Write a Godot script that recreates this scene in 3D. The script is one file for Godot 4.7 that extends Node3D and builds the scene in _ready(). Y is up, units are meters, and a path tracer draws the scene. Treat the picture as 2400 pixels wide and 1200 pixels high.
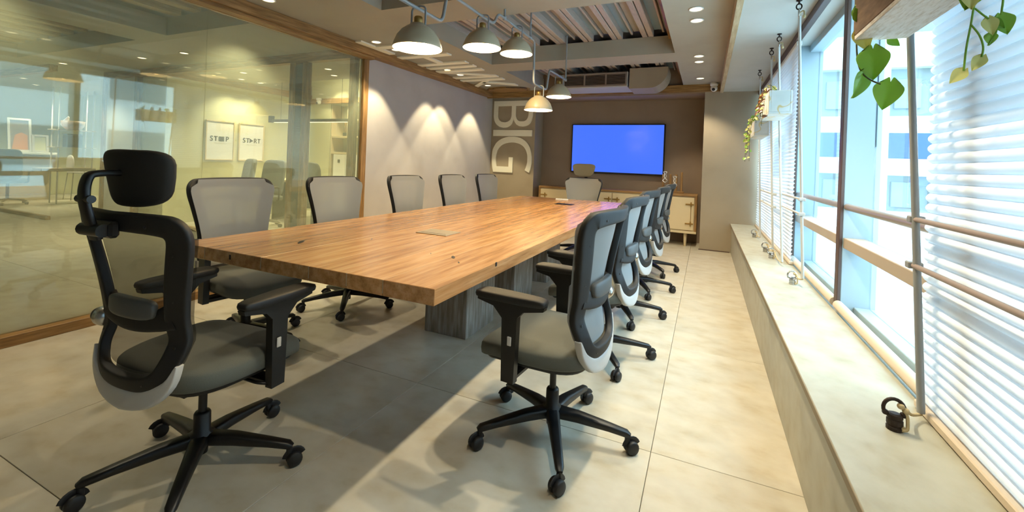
extends Node3D
# World: x to the right (windows), y up, depth d runs along -z. V(x, y, d) makes a point.

var M := {}
var taken := {}
var rng := RandomNumberGenerator.new()

func V(x: float, y: float, d: float) -> Vector3:
	return Vector3(x, y, -d)

# ---------------------------------------------------------------- scene tree helpers
func numbered(n: String, parent: Node = null) -> String:
	var key := "%s/%s" % [parent.get_instance_id() if parent else 0, n]
	var k: int = taken.get(key, 0)
	taken[key] = k + 1
	return n if k == 0 else "%s_%03d" % [n, k]

func tag(o: Node, label := "", category := "", group := "", kind := "") -> Node:
	if label: o.set_meta("label", label)
	if category: o.set_meta("category", category)
	if group: o.set_meta("group", group)
	if kind: o.set_meta("kind", kind)
	return o

func thing(called: String, label: String, category: String, at := Vector3.ZERO, turn := 0.0, group := "") -> Node3D:
	var o := Node3D.new()
	o.name = numbered(called)
	add_child(o)
	o.position = at
	o.rotation.y = turn
	tag(o, label, category, group)
	return o

func holder(called: String, label := "", at := Vector3.ZERO) -> Node3D:   # a piece of the setting that carries pieces
	var o := Node3D.new()
	o.name = numbered(called)
	add_child(o)
	o.position = at
	tag(o, label, "", "", "structure")
	return o

func put(called: String, mesh: Mesh, parent: Node = null, at := Transform3D()) -> MeshInstance3D:
	var o := MeshInstance3D.new()
	o.mesh = mesh
	o.name = numbered(called, parent if parent else self)
	(parent if parent else self).add_child(o)
	o.transform = at
	return o

func obj(called: String, st: SurfaceTool, m: Material, parent: Node = null) -> MeshInstance3D:
	return put(called, done(st, m), parent)

func done(st: SurfaceTool, m: Material) -> ArrayMesh:
	st.generate_normals()
	st.set_material(m)
	return st.commit()

func struct(called: String, st: SurfaceTool, m: Material, label := "", parent: Node = null) -> MeshInstance3D:
	var o := obj(called, st, m, parent)
	if parent == null: tag(o, label, "", "", "structure")
	return o

func dup(root: Node3D, at: Vector3, turn: float, label := "", group := "") -> Node3D:
	var r: Node3D = root.duplicate()
	r.name = numbered(String(root.name).trim_suffix("_000"))
	add_child(r)
	r.position = at
	r.rotation.y = turn
	tag(r, label, "", group)
	return r

# ---------------------------------------------------------------- mesh helpers
func mb() -> SurfaceTool:
	var st := SurfaceTool.new()
	st.begin(Mesh.PRIMITIVE_TRIANGLES)
	st.set_smooth_group(-1)
	return st

func face(st: SurfaceTool, p: Array, out: Vector3) -> void:   # a flat convex polygon that looks towards out
	var n: Vector3 = (p[1] - p[0]).cross(p[2] - p[0])
	if n.dot(out) < 0: p.reverse()
	for i in range(1, p.size() - 1):
		st.add_vertex(p[0]); st.add_vertex(p[i + 1]); st.add_vertex(p[i])

func cbox(st: SurfaceTool, c: Vector3, s: Vector3, bev := 0.003, b := Basis()) -> void:   # a box with chamfered edges
	st.set_smooth_group(-1)
	var h := s / 2
	bev = minf(bev, minf(h.x, minf(h.y, h.z)) * 0.9)
	var vert := func(axis: int, sg: Vector3) -> Vector3:
		var p := h * sg
		for k in 3:
			if k != axis: p[k] -= bev * sg[k]
		return c + b * p
	for k in 3:
		var i := (k + 1) % 3
		var j := (k + 2) % 3
		for a in [-1.0, 1.0]:
			var pts := []
			for q in [[-1, -1], [1, -1], [1, 1], [-1, 1]]:
				var sg := Vector3.ZERO
				sg[k] = a; sg[i] = q[0]; sg[j] = q[1]
				pts.append(vert.call(k, sg))
			var out := Vector3.ZERO
			out[k] = a
			face(st, pts, b * out)
			for e in [-1.0, 1.0]:
				var s1 := Vector3.ZERO
				s1[i] = a; s1[j] = e; s1[k] = -1
				var s2 := s1
				s2[k] = 1
				var o2 := Vector3.ZERO
				o2[i] = a; o2[j] = e
				face(st, [vert.call(i, s1), vert.call(i, s2), vert.call(j, s2), vert.call(j, s1)], b * o2)
	for x in [-1.0, 1.0]:
		for y in [-1.0, 1.0]:
			for z in [-1.0, 1.0]:
				var sg := Vector3(x, y, z)
				face(st, [vert.call(0, sg), vert.call(1, sg), vert.call(2, sg)], b * sg)

func bx(st: SurfaceTool, x0: float, x1: float, y0: float, y1: float, d0: float, d1: float, bev := 0.003) -> void:   # a box by its limits
	cbox(st, V((x0 + x1) / 2, (y0 + y1) / 2, (d0 + d1) / 2), Vector3(absf(x1 - x0), absf(y1 - y0), absf(d1 - d0)), bev)

func grid(st: SurfaceTool, rows: Array, close_u := false, close_v := false, smooth := 1) -> void:   # rows of points, joined by quads
	st.set_smooth_group(smooth)
	var nr := rows.size()
	var nc: int = rows[0].size()
	for i in (nr if close_u else nr - 1):
		for j in (nc if close_v else nc - 1):
			var a: Vector3 = rows[i][j]
			var b: Vector3 = rows[i][(j + 1) % nc]
			var c: Vector3 = rows[(i + 1) % nr][(j + 1) % nc]
			var d: Vector3 = rows[(i + 1) % nr][j]
			if a.distance_squared_to(b) > 1e-14 and b.distance_squared_to(c) > 1e-14:
				st.add_vertex(a); st.add_vertex(b); st.add_vertex(c)
			if a.distance_squared_to(d) > 1e-14 and d.distance_squared_to(c) > 1e-14:
				st.add_vertex(a); st.add_vertex(c); st.add_vertex(d)
	st.set_smooth_group(-1)

func tube(st: SurfaceTool, pts: Array, r: float, sides := 8, caps := true, closed := false) -> void:
	var n := pts.size()
	var rows := []
	var side := Vector3.ZERO
	for i in n:
		var t: Vector3
		if closed: t = (pts[(i + 1) % n] - pts[(i + n - 1) % n]).normalized()
		elif i == 0: t = (pts[1] - pts[0]).normalized()
		elif i == n - 1: t = (pts[n - 1] - pts[n - 2]).normalized()
		else: t = ((pts[i + 1] - pts[i]).normalized() + (pts[i] - pts[i - 1]).normalized()).normalized()
		if side == Vector3.ZERO: side = t.cross(Vector3.UP if absf(t.y) < 0.9 else Vector3.RIGHT).normalized()
		side = (side - t * side.dot(t)).normalized()
		var up := side.cross(t)
		var row := []
		for k in sides:
			var a := TAU * k / sides
			row.append(pts[i] + (side * cos(a) + up * sin(a)) * r)
		rows.append(row)
	grid(st, rows, closed, true)
	if caps and not closed:
		face(st, rows[0].duplicate(), pts[0] - pts[1])
		face(st, rows[n - 1].duplicate(), pts[n - 1] - pts[n - 2])

func round_path(pts: Array, r: float, steps := 5) -> Array:   # a polyline with rounded corners
	var out := [pts[0]]
	for i in range(1, pts.size() - 1):
		var a: Vector3 = pts[i - 1] - pts[i]
		var b: Vector3 = pts[i + 1] - pts[i]
		var k := minf(r, minf(a.length(), b.length()) * 0.45)
		var p0: Vector3 = pts[i] + a.normalized() * k
		var p1: Vector3 = pts[i] + b.normalized() * k
		for s in steps + 1:
			var t := float(s) / steps
			out.append(p0.lerp(pts[i], t).lerp(pts[i].lerp(p1, t), t))
	out.append(pts[-1])
	return out

func spline(pts: Array, steps := 5, closed := false) -> Array:   # Catmull-Rom through the points
	var out := []
	var n := pts.size()
	for i in (n if closed else n - 1):
		var p0 = pts[(i - 1 + n) % n] if closed or i > 0 else pts[0]
		var p1 = pts[i]
		var p2 = pts[(i + 1) % n]
		var p3 = pts[(i + 2) % n] if closed or i < n - 2 else pts[n - 1]
		for s in steps:
			var t := float(s) / steps
			out.append(0.5 * ((2.0 * p1) + (p2 - p0) * t + (2.0 * p0 - 5.0 * p1 + 4.0 * p2 - p3) * t * t + (3.0 * p1 - p0 - 3.0 * p2 + p3) * t * t * t))
	if not closed: out.append(pts[n - 1])
	return out

# sweep a rounded bar: w across (in the plane of the curve), t along the hint
func sweep(st: SurfaceTool, pts: Array, ws: Array, ts: Array, hint: Vector3, closed := false, sides := 12, curl := 0.0, square := 0.55) -> void:
	var n := pts.size()
	var rows := []
	for i in n:
		var a: Vector3 = pts[(i + n - 1) % n] if closed else pts[maxi(i - 1, 0)]
		var b: Vector3 = pts[(i + 1) % n] if closed else pts[mini(i + 1, n - 1)]
		var t := (b - a).normalized()
		var bin := t.cross(hint + Vector3(curl * pts[i].x, 0, 0)).normalized()
		var nn := bin.cross(t).normalized()
		var f := float(i) / (n if closed else n - 1)
		var w := sample(ws, f) / 2
		var h := sample(ts, f) / 2
		var row := []
		for k in sides:
			var c := cos(TAU * (k + 0.5) / sides)
			var s := sin(TAU * (k + 0.5) / sides)
			row.append(pts[i] + bin * (signf(c) * pow(absf(c), square) * w) + nn * (signf(s) * pow(absf(s), square) * h))
		rows.append(row)
	grid(st, rows, closed, true)
	if not closed:
		face(st, rows[0].duplicate(), pts[0] - pts[1])
		face(st, rows[n - 1].duplicate(), pts[n - 1] - pts[n - 2])

func sample(a: Array, f: float) -> float:
	if a.size() == 1: return a[0]
	var x := clampf(f, 0, 1) * (a.size() - 1)
	var i := mini(int(x), a.size() - 2)
	return lerpf(a[i], a[i + 1], x - i)

func lathe(st: SurfaceTool, prof: Array, seg := 24, at := Transform3D(), smooth := 1) -> void:   # profile of Vector2(radius, height)
	var rows := []
	for p in prof:
		var row := []
		for k in seg:
			var a := TAU * k / seg
			row.append(at * Vector3(cos(a) * p.x, p.y, sin(a) * p.x))
		rows.append(row)
	grid(st, rows, false, true, smooth)

func disc(st: SurfaceTool, c: Vector3, r: float, n: Vector3, seg := 24) -> void:
	var s := n.cross(Vector3.UP if absf(n.y) < 0.9 else Vector3.RIGHT).normalized()
	var u := s.cross(n)
	var p := []
	for k in seg: p.append(c + (s * cos(TAU * k / seg) + u * sin(TAU * k / seg)) * r)
	face(st, p, n)

func prism(st: SurfaceTool, poly: PackedVector2Array, depth: float, at := Transform3D()) -> void:   # outline in x, y pulled along z
	st.set_smooth_group(-1)
	if Geometry2D.is_polygon_clockwise(poly): poly.reverse()
	var tri := Geometry2D.triangulate_polygon(poly)
	for i in range(0, tri.size(), 3):
		var q := [poly[tri[i]], poly[tri[i + 1]], poly[tri[i + 2]]]
		for z in [0.0, depth]:
			var p := []
			for v in q: p.append(at * Vector3(v.x, v.y, z))
			face(st, p, at.basis * Vector3(0, 0, z - depth / 2))
	var n := poly.size()
	for i in n:
		var a := poly[i]
		var b := poly[(i + 1) % n]
		var o := Vector3(b.y - a.y, a.x - b.x, 0)
		face(st, [at * Vector3(a.x, a.y, 0), at * Vector3(b.x, b.y, 0), at * Vector3(b.x, b.y, depth), at * Vector3(a.x, a.y, depth)], at.basis * o)

# a soft cushion: superellipsoid of half sizes h; warp bends it
func cushion(st: SurfaceTool, c: Vector3, h: Vector3, e1 := 0.4, e2 := 0.4, b := Basis(), warp = null, nu := 14, nv := 28) -> void:
	var rows := []
	var pw := func(x: float, e: float) -> float: return signf(x) * pow(absf(x), e)
	for i in nu + 1:
		var f := -PI / 2 + PI * i / nu
		var row := []
		for j in nv:
			var g := TAU * j / nv
			var p := Vector3(h.x * pw.call(cos(f), e1) * pw.call(cos(g), e2), h.y * pw.call(sin(f), e1), h.z * pw.call(cos(f), e1) * pw.call(sin(g), e2))
			if i == 0 or i == nu: p.x = 0.0; p.z = 0.0
			if warp != null: p = warp.call(p)
			row.append(c + b * p)
		rows.append(row)
	grid(st, rows, false, true)

func turned(axis: Vector3, deg: float) -> Basis:
	return Basis(axis.normalized(), deg_to_rad(deg))

# ---------------------------------------------------------------- materials
func mat(col: Color, rough := 0.6, metal := 0.0, spec := 0.5) -> StandardMaterial3D:
	var m := StandardMaterial3D.new()
	m.albedo_color = col
	m.roughness = rough
	m.metallic = metal
	m.metallic_specular = spec
	return m

func noise_tex(freq: float, oct: int, ramp: Array, seed_ := 1, size := 512, kind := FastNoiseLite.TYPE_SIMPLEX_SMOOTH, normal := false) -> NoiseTexture2D:
	var n := FastNoiseLite.new()
	n.noise_type = kind
	n.frequency = freq
	n.fractal_octaves = oct
	n.fractal_type = FastNoiseLite.FRACTAL_FBM
	n.seed = seed_
	var t := NoiseTexture2D.new()
	t.width = size
	t.height = size
	t.seamless = true
	t.noise = n
	if normal:
		t.as_normal_map = true
		t.bump_strength = 4.0
	elif ramp.size():
		var g := Gradient.new()
		var off := PackedFloat32Array()
		var cols := PackedColorArray()
		for k in ramp:
			off.append(k[0]); cols.append(k[1])
		g.offsets = off
		g.colors = cols
		t.color_ramp = g
	return t

# noise mapped in world space; sc stretches it per axis, detail multiplies a second layer
func noisy(tex: Texture2D, sc: Vector3, rough := 0.6, det: Texture2D = null, dsc := Vector3.ONE, tint := Color.WHITE, world := true) -> StandardMaterial3D:
	var m := mat(tint, rough)
	m.albedo_texture = tex
	m.uv1_triplanar = true
	m.uv1_world_triplanar = world
	m.uv1_scale = sc
	if det:
		m.detail_enabled = true
		m.detail_albedo = det
		m.detail_blend_mode = BaseMaterial3D.BLEND_MODE_MUL
		m.detail_uv_layer = BaseMaterial3D.DETAIL_UV_2
		m.uv2_triplanar = true
		m.uv2_world_triplanar = world
		m.uv2_scale = dsc
	return m

func glow(col: Color, energy: float) -> StandardMaterial3D:
	var m := mat(Color(0.9, 0.9, 0.88), 0.5)
	m.emission_enabled = true
	m.emission = col
	m.emission_energy_multiplier = energy
	return m

func glass(alpha: float, tint := Color(0.8, 0.9, 0.85)) -> StandardMaterial3D:
	var m := mat(Color(tint, alpha), 0.02)
	m.transparency = BaseMaterial3D.TRANSPARENCY_ALPHA
	return m

func wood_ramp(a: Color, b: Color, c: Color) -> Array:
	return [[0.0, a], [0.36, b], [0.5, b.lerp(c, 0.45)], [0.66, c], [1.0, c.lightened(0.08)]]

func make_materials() -> void:
	var grain := noise_tex(0.02, 5, [[0.0, Color(0.86, 0.84, 0.82)], [0.4, Color(0.97, 0.965, 0.96)], [1.0, Color.WHITE]], 7)
	var blotch := noise_tex(0.006, 4, [[0.0, Color(0.95, 0.945, 0.94)], [0.5, Color(0.985, 0.985, 0.98)], [1.0, Color.WHITE]], 3)
	M.grain = grain
	var oak := noise_tex(0.011, 5, [[0.0, Color(0.60, 0.43, 0.26)], [0.3, Color(0.69, 0.51, 0.32)], [0.5, Color(0.75, 0.56, 0.36)], [0.75, Color(0.79, 0.61, 0.41)], [1.0, Color(0.81, 0.65, 0.45)]], 11)
	M.plank = []
	for k in 6:
		var sh := [0.99, 0.93, 1.0, 0.95, 1.02, 0.97]
		var m := noisy(oak, Vector3(3.2, 3.2, 0.28), 0.27, grain, Vector3(9, 9, 0.5), Color(sh[k], sh[k] * (0.99 if k % 2 else 1.0), sh[k]))
		m.uv1_offset = Vector3(k * 0.37, k * 0.21, k * 0.53)
		m.clearcoat_enabled = true
		m.clearcoat = 0.25
		m.clearcoat_roughness = 0.22
		M.plank.append(m)
	M.filler = mat(Color(0.66, 0.58, 0.46), 0.7)
	M.knot = mat(Color(0.13, 0.09, 0.06), 0.6)
	var brown := noise_tex(0.012, 5, [[0.0, Color(0.45, 0.33, 0.17)], [0.4, Color(0.56, 0.42, 0.23)], [0.7, Color(0.63, 0.48, 0.28)], [1.0, Color(0.69, 0.54, 0.34)]], 21)
	M.trim_z = noisy(brown, Vector3(5, 5, 0.4), 0.5, grain, Vector3(12, 12, 0.8))
	M.trim_x = noisy(brown, Vector3(0.4, 5, 5), 0.5, grain, Vector3(0.8, 12, 12))
	M.trim_y = noisy(brown, Vector3(5, 0.4, 5), 0.5, grain, Vector3(12, 0.8, 12))
	var lightwood := noise_tex(0.012, 5, [[0.0, Color(0.63, 0.54, 0.40)], [0.5, Color(0.70, 0.62, 0.48)], [1.0, Color(0.75, 0.68, 0.55)]], 23)
	M.batten = noisy(blotch, Vector3(3, 3, 0.6), 0.6, grain, Vector3(10, 10, 0.7), Color(0.70, 0.65, 0.61))
	M.strip = noisy(lightwood, Vector3(6, 6, 0.5), 0.6, grain, Vector3(14, 14, 1))
	var grey := noise_tex(0.016, 5, [[0.0, Color(0.46, 0.43, 0.38)], [0.45, Color(0.57, 0.54, 0.50)], [0.7, Color(0.63, 0.61, 0.58)], [1.0, Color(0.70, 0.68, 0.65)]], 31)
	M.greywood = noisy(grey, Vector3(3.5, 0.35, 3.5), 0.7, grain, Vector3(10, 0.7, 10))
	var stone := noise_tex(0.008, 6, [[0.0, Color(0.71, 0.66, 0.56)], [0.35, Color(0.755, 0.72, 0.64)], [0.6, Color(0.77, 0.74, 0.67)], [1.0, Color(0.79, 0.765, 0.70)]], 5, 1024)
	M.tile = []
	for k in 3:
		var m := noisy(stone, Vector3(0.55, 0.55, 0.85), 0.34, blotch, Vector3(1.7, 1.7, 1.7), Color(1.0 - 0.012 * k, 1.0 - 0.014 * k, 1.0 - 0.018 * k))
		m.uv1_offset = Vector3(0.31 * k, 0, 0.47 * k)
		M.tile.append(m)
	M.grout = mat(Color(0.48, 0.45, 0.39), 0.8)
	M.ledge = noisy(stone, Vector3(0.8, 0.8, 0.6), 0.42, blotch, Vector3(2.3, 2.3, 2.3), Color(0.90, 0.93, 0.94))
	M.ledge_edge = mat(Color(0.53, 0.47, 0.37), 0.6)
	M.wall = noisy(blotch, Vector3(0.5, 0.5, 0.5), 0.75, null, Vector3.ONE, Color(0.72, 0.69, 0.66))
	M.panel = noisy(blotch, Vector3(0.6, 0.6, 0.6), 0.75, null, Vector3.ONE, Color(0.64, 0.58, 0.48))
	M.niche = noisy(blotch, Vector3(0.5, 0.5, 0.5), 0.75, null, Vector3.ONE, Color(0.57, 0.49, 0.41))
	M.pillar = noisy(blotch, Vector3(0.5, 0.5, 0.5), 0.75, null, Vector3.ONE, Color(0.62, 0.57, 0.49))
	M.ceiling = noisy(blotch, Vector3(0.4, 0.4, 0.4), 0.8, null, Vector3.ONE, Color(0.63, 0.605, 0.54))
	M.soffit = noisy(blotch, Vector3(0.4, 0.4, 0.4), 0.8, null, Vector3.ONE, Color(0.70, 0.70, 0.67))
	M.deck = noisy(blotch, Vector3(1.5, 1.5, 0.6), 0.7, null, Vector3.ONE, Color(0.64, 0.62, 0.58))
	M.deck_dark = mat(Color(0.50, 0.57, 0.60), 0.7)
	M.letter = mat(Color(0.92, 0.89, 0.79), 0.6)
	M.black = mat(Color(0.035, 0.037, 0.042), 0.42)
	M.black_soft = mat(Color(0.05, 0.052, 0.056), 0.6)
	M.rubber = mat(Color(0.09, 0.09, 0.095), 0.55)
	M.metal = mat(Color(0.75, 0.75, 0.74), 0.25, 1.0)
	M.dark_metal = mat(Color(0.17, 0.15, 0.14), 0.4, 0.8)
	M.rust = mat(Color(0.20, 0.16, 0.14), 0.5, 0.5)
	M.pipe = mat(Color(0.56, 0.57, 0.57), 0.42, 0.1)
	M.pipe_rail = mat(Color(0.56, 0.50, 0.47), 0.45)
	M.pipe_white = mat(Color(0.76, 0.76, 0.74), 0.45)
	M.trim_grey = mat(Color(0.74, 0.73, 0.71), 0.4)
	var weave := noise_tex(0.18, 2, [[0.0, Color(0.78, 0.78, 0.78)], [0.5, Color(0.93, 0.93, 0.93)], [1.0, Color.WHITE]], 41, 256)
	M.fabric = noisy(weave, Vector3(9, 9, 9), 0.8, null, Vector3.ONE, Color(0.36, 0.37, 0.34), false)
	M.fabric.rim_enabled = true
	M.fabric.rim = 0.35
	M.head_fabric = noisy(weave, Vector3(9, 9, 9), 0.75, null, Vector3.ONE, Color(0.13, 0.125, 0.11), false)
	M.head_pale = noisy(weave, Vector3(9, 9, 9), 0.8, null, Vector3.ONE, Color(0.42, 0.40, 0.33), false)
	M.mesh = net_material(Color(0.56, 0.56, 0.55), 0.90)
	M.mesh_dark = net_material(Color(0.19, 0.19, 0.17), 0.66)
	M.lumbar = mat(Color(0.30, 0.31, 0.31), 0.5)
	M.pane = glass(0.03)
	M.pane_green = glass(0.03, Color(0.86, 0.90, 0.74))
	M.pane_green.metallic = 0.15
	M.frame_blue = mat(Color(0.58, 0.64, 0.66), 0.45)
	M.frame_tan = mat(Color(0.65, 0.59, 0.52), 0.5)
	M.sill_tube = mat(Color(0.80, 0.74, 0.66), 0.45)
	M.rail = mat(Color(0.62, 0.57, 0.53), 0.35, 0.4)
	M.cap = mat(Color(0.30, 0.22, 0.18), 0.5)
	M.blind = mat(Color(0.86, 0.88, 0.90), 0.8)
	M.blind.backlight_enabled = true
	M.blind.backlight = Color(0.56, 0.57, 0.58)
	M.shade = mat(Color(0.70, 0.65, 0.54), 0.36)
	M.shade_in = mat(Color(0.93, 0.90, 0.84), 0.6)
	M.brass = mat(Color(0.62, 0.49, 0.27), 0.4, 0.7)
	M.bulb = glow(Color(1.0, 0.82, 0.55), 7.0)
	M.lens = glow(Color(1.0, 0.90, 0.70), 4.0)
	M.white = mat(Color(0.86, 0.86, 0.84), 0.5)
	M.cream = mat(Color(0.80, 0.73, 0.58), 0.55)
	M.olive = mat(Color(0.76, 0.75, 0.60), 0.7)
	M.tv = glow(Color(0.29, 0.47, 1.0), 1.0)
	M.tv.albedo_color = Color(0.02, 0.02, 0.03)
	M.tv.roughness = 0.15
	M.leaf = leaf_mat(Color(0.58, 0.74, 0.28))
	M.leaf_dark = leaf_mat(Color(0.48, 0.65, 0.21))
	M.leaf_pale = leaf_mat(Color(0.86, 0.84, 0.52))
	M.leaf_rust = leaf_mat(Color(0.42, 0.24, 0.07))
	M.stem = mat(Color(0.30, 0.30, 0.12), 0.7)
	M.rope = noisy(weave, Vector3(20, 20, 20), 0.9, null, Vector3.ONE, Color(0.80, 0.72, 0.55), false)
	var crate := noise_tex(0.02, 5, [[0.0, Color(0.74, 0.70, 0.63)], [0.3, Color(0.82, 0.80, 0.77)], [0.5, Color(0.85, 0.84, 0.82)], [1.0, Color(0.87, 0.87, 0.86)]], 51)
	M.crate = noisy(crate, Vector3(6, 6, 1.2), 0.75, grain, Vector3(14, 14, 2))
	M.crate_brown = noisy(brown, Vector3(4, 4, 0.8), 0.7, grain, Vector3(8, 8, 2), Color(0.76, 0.79, 0.98))
	var vein := noise_tex(0.005, 3, [[0.0, Color(0.74, 0.75, 0.72)], [0.44, Color(0.78, 0.78, 0.75)], [0.5, Color(0.78, 0.66, 0.42)], [0.56, Color(0.79, 0.79, 0.76)], [1.0, Color(0.82, 0.82, 0.80)]], 61)
	M.veined = noisy(vein, Vector3(1.6, 1.6, 1.6), 0.6)
	M.face_white = mat(Color(0.86, 0.88, 0.88), 0.8)
	M.face_grey = mat(Color(0.50, 0.55, 0.56), 0.8)
	M.face_blue = mat(Color(0.16, 0.30, 0.85), 0.6)
	M.face_cream = mat(Color(0.80, 0.82, 0.70), 0.8)
	M.soil = mat(Color(0.16, 0.11, 0.08), 0.95)

func leaf_mat(c: Color) -> StandardMaterial3D:
	var m := mat(c, 0.4)
	m.backlight_enabled = true
	m.backlight = c * 0.8
	m.cull_mode = BaseMaterial3D.CULL_DISABLED
	return m

func net_material(c: Color, cover: float) -> StandardMaterial3D:   # woven chair net: threads with holes that let light pass
	var m := mat(c, 0.7)
	m.transparency = BaseMaterial3D.TRANSPARENCY_ALPHA
	m.albedo_color = Color(c, cover)
	m.cull_mode = BaseMaterial3D.CULL_DISABLED
	m.rim_enabled = true
	m.rim = 0.2
	return m

# ---------------------------------------------------------------- scene
func _ready() -> void:
	rng.seed = 4711
	# camera: 1013 px focal length at 2400 x 1200, lens shifted down, a slight roll
	var yaw := deg_to_rad(24.15)
	var roll := deg_to_rad(2.2)
	var fwd := Vector3(-sin(yaw), 0, -cos(yaw))
	var rt := Vector3(cos(yaw), 0, -sin(yaw))
	var r2 := rt * cos(roll) + Vector3.UP * sin(roll)
	var u2 := Vector3.UP * cos(roll) - rt * sin(roll)
	var cam := Camera3D.new()
	cam.name = "camera"
	add_child(cam)
	cam.transform = Transform3D(Basis(r2, u2, -fwd), Vector3(0, 1.2, 0))
	cam.projection = Camera3D.PROJECTION_FRUSTUM
	cam.near = 0.05
	cam.far = 120.0
	cam.size = 1200.0 / 1013.0 * cam.near
	cam.frustum_offset = Vector2(0, -218.0 / 1013.0 * cam.near)
	cam.current = true
	# sky
	var env := Environment.new()
	var sky := Sky.new()
	var sm := ProceduralSkyMaterial.new()
	sm.sky_top_color = Color(0.70, 0.87, 0.98)
	sm.sky_horizon_color = Color(0.87, 0.95, 0.99)
	sm.ground_horizon_color = Color(0.80, 0.87, 0.88)
	sm.ground_bottom_color = Color(0.60, 0.66, 0.66)
	sm.sky_energy_multiplier = 3.0
	sm.ground_energy_multiplier = 1.6
	sky.sky_material = sm
	env.background_mode = Environment.BG_SKY
	env.sky = sky
	env.tonemap_mode = Environment.TONE_MAPPER_LINEAR
	env.tonemap_exposure = 1.0
	env.sdfgi_enabled = true
	env.ssao_enabled = true
	env.ssil_enabled = true
	var we := WorldEnvironment.new()
	we.name = "world"
	we.environment = env
	add_child(we)
	make_materials()
	build_shell()
	build_windows()
	build_exterior()
	build_ceiling()
	build_partition()
	build_far_rooms()
	build_table()
	build_chairs()
	build_end_wall()
	build_pendants()
	build_letters()
	build_hanging_planters()
	build_small()

func spot(parent: Node3D, at: Vector3, e: float, angle: float, col := Color(1.0, 0.94, 0.81), att := 0.5, to := Vector3.DOWN, size := 0.03) -> void:
	var l := SpotLight3D.new()
	l.name = "lamp_light"
	parent.add_child(l, true)
	l.position = at
	l.light_energy = e
	l.light_color = col
	l.light_size = size
	l.spot_angle = angle
	l.spot_angle_attenuation = att
	l.spot_attenuation = 2.0
	l.spot_range = 12.0
	l.shadow_enabled = true
	l.basis = Basis.looking_at(to, Vector3.FORWARD if absf(to.y) > 0.9 else Vector3.UP)

func omni(parent: Node3D, at: Vector3, e: float, col: Color, size := 0.03) -> void:
	var l := OmniLight3D.new()
	l.name = "lamp_light"
	parent.add_child(l, true)
	l.position = at
	l.light_energy = e
	l.light_color = col
	l.light_size = size
	l.omni_attenuation = 2.0
	l.omni_range = 12.0
	l.shadow_enabled = true

var ring_mesh: ArrayMesh
var lens_mesh: ArrayMesh
func downlight(x: float, y: float, d: float, e: float, angle: float, label: String, group: String, col := Color(1.0, 0.94, 0.81), att := 0.5, r := 0.045) -> void:
	if ring_mesh == null:
		var st := mb()
		lathe(st, [Vector2(0.046, 0.0), Vector2(0.056, 0.0), Vector2(0.058, -0.004), Vector2(0.052, -0.008), Vector2(0.046, -0.006), Vector2(0.046, 0.0)], 28)
		ring_mesh = done(st, M.white)
		st = mb()
		lathe(st, [Vector2(0.0, -0.0065), Vector2(0.03, -0.006), Vector2(0.046, -0.003), Vector2(0.046, 0.0)], 28)
		lens_mesh = done(st, M.lens)
	var t := thing("downlight", label, "ceiling light", V(x, y, d), 0, group)
	put("trim_ring", ring_mesh, t)
	put("lens", lens_mesh, t)
	t.scale = Vector3.ONE * (r / 0.045)
	if e > 0: spot(t, Vector3(0, -0.02, 0), e, angle, col, att)

func build_shell() -> void:
	# floor: a slab with large stone tiles
	var fl := holder("floor", "large pale stone floor tiles of the meeting room")
	var st := mb()
	bx(st, -15.2, 0.78, -0.15, -0.012, -2.0, 8.2)
	obj("floor_slab", st, M.grout, fl)
	var tile_shape := {}
	for ix in range(-12, 1):
		for iz in range(-3, 6):
			var x0 := -0.17 + 1.2 * ix
			var d0 := 1.93 + 1.2 * iz
			var x1 := minf(x0 + 1.2, 0.78)
			var lo := maxf(d0, -2.0)
			var hi := minf(d0 + 1.2, 8.2)
			if hi - lo < 0.05 or x1 - x0 < 0.05 or x0 < -15.0: continue
			st = mb()
			bx(st, x0 + 0.0012, x1 - 0.0012, -0.012, 0.0, lo + 0.0012, hi - 0.0012, 0.0012)
			obj("floor_tile", st, M.tile[(ix * 7 + iz * 5 + 120) % 3], fl)
	# left: plastered wall beyond the glass, wood frame at its near edge
	st = mb()
	bx(st, -3.88, -3.75, 0, 2.9, 4.03, 8.0)
	struct("wall_left", st, M.wall, "plain warm grey plastered wall with light scallops left of the table")
	st = mb()
	bx(st, -15.2, -15.0, 0, 2.95, -2.0, 8.2)
	struct("wall_far_left", st, M.olive)
	# behind the camera
	st = mb()
	bx(st, -15.2, 0.95, 0, 2.95, -2.15, -2.0)
	struct("wall_back", st, M.wall)
	# window side: low wall under the ledge, head above the windows
	st = mb()
	bx(st, 0.375, 0.86, 0.0, 0.41, -2.0, 7.15)
	struct("wall_right_low", st, M.ledge, "pale stone front of the long window ledge")
	st = mb()
	bx(st, 0.735, 0.90, 0.41, 2.33, -2.0, -1.28)
	struct("wall_right_near", st, M.wall)
	st = mb()
	bx(st, 0.358, 0.70, 0.41, 0.43, -2.0, 7.15, 0.003)
	struct("trim_ledge", st, M.ledge, "long pale stone window ledge along the right side")
	st = mb()
	bx(st, 0.3565, 0.3645, 0.405, 0.4285, -2.0, 7.15, 0.001)
	struct("trim_ledge_edge", st, M.ledge_edge)
	st = mb()
	bx(st, 0.70, 0.95, 2.33, 2.95, -2.0, 8.2)
	struct("wall_right_head", st, M.soffit)
	st = mb()
	bx(st, 0.655, 0.70, 2.325, 2.38, -2.0, 7.15)
	struct("trim_window_head", st, M.cap, "dark brown track along the head of the windows")

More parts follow.
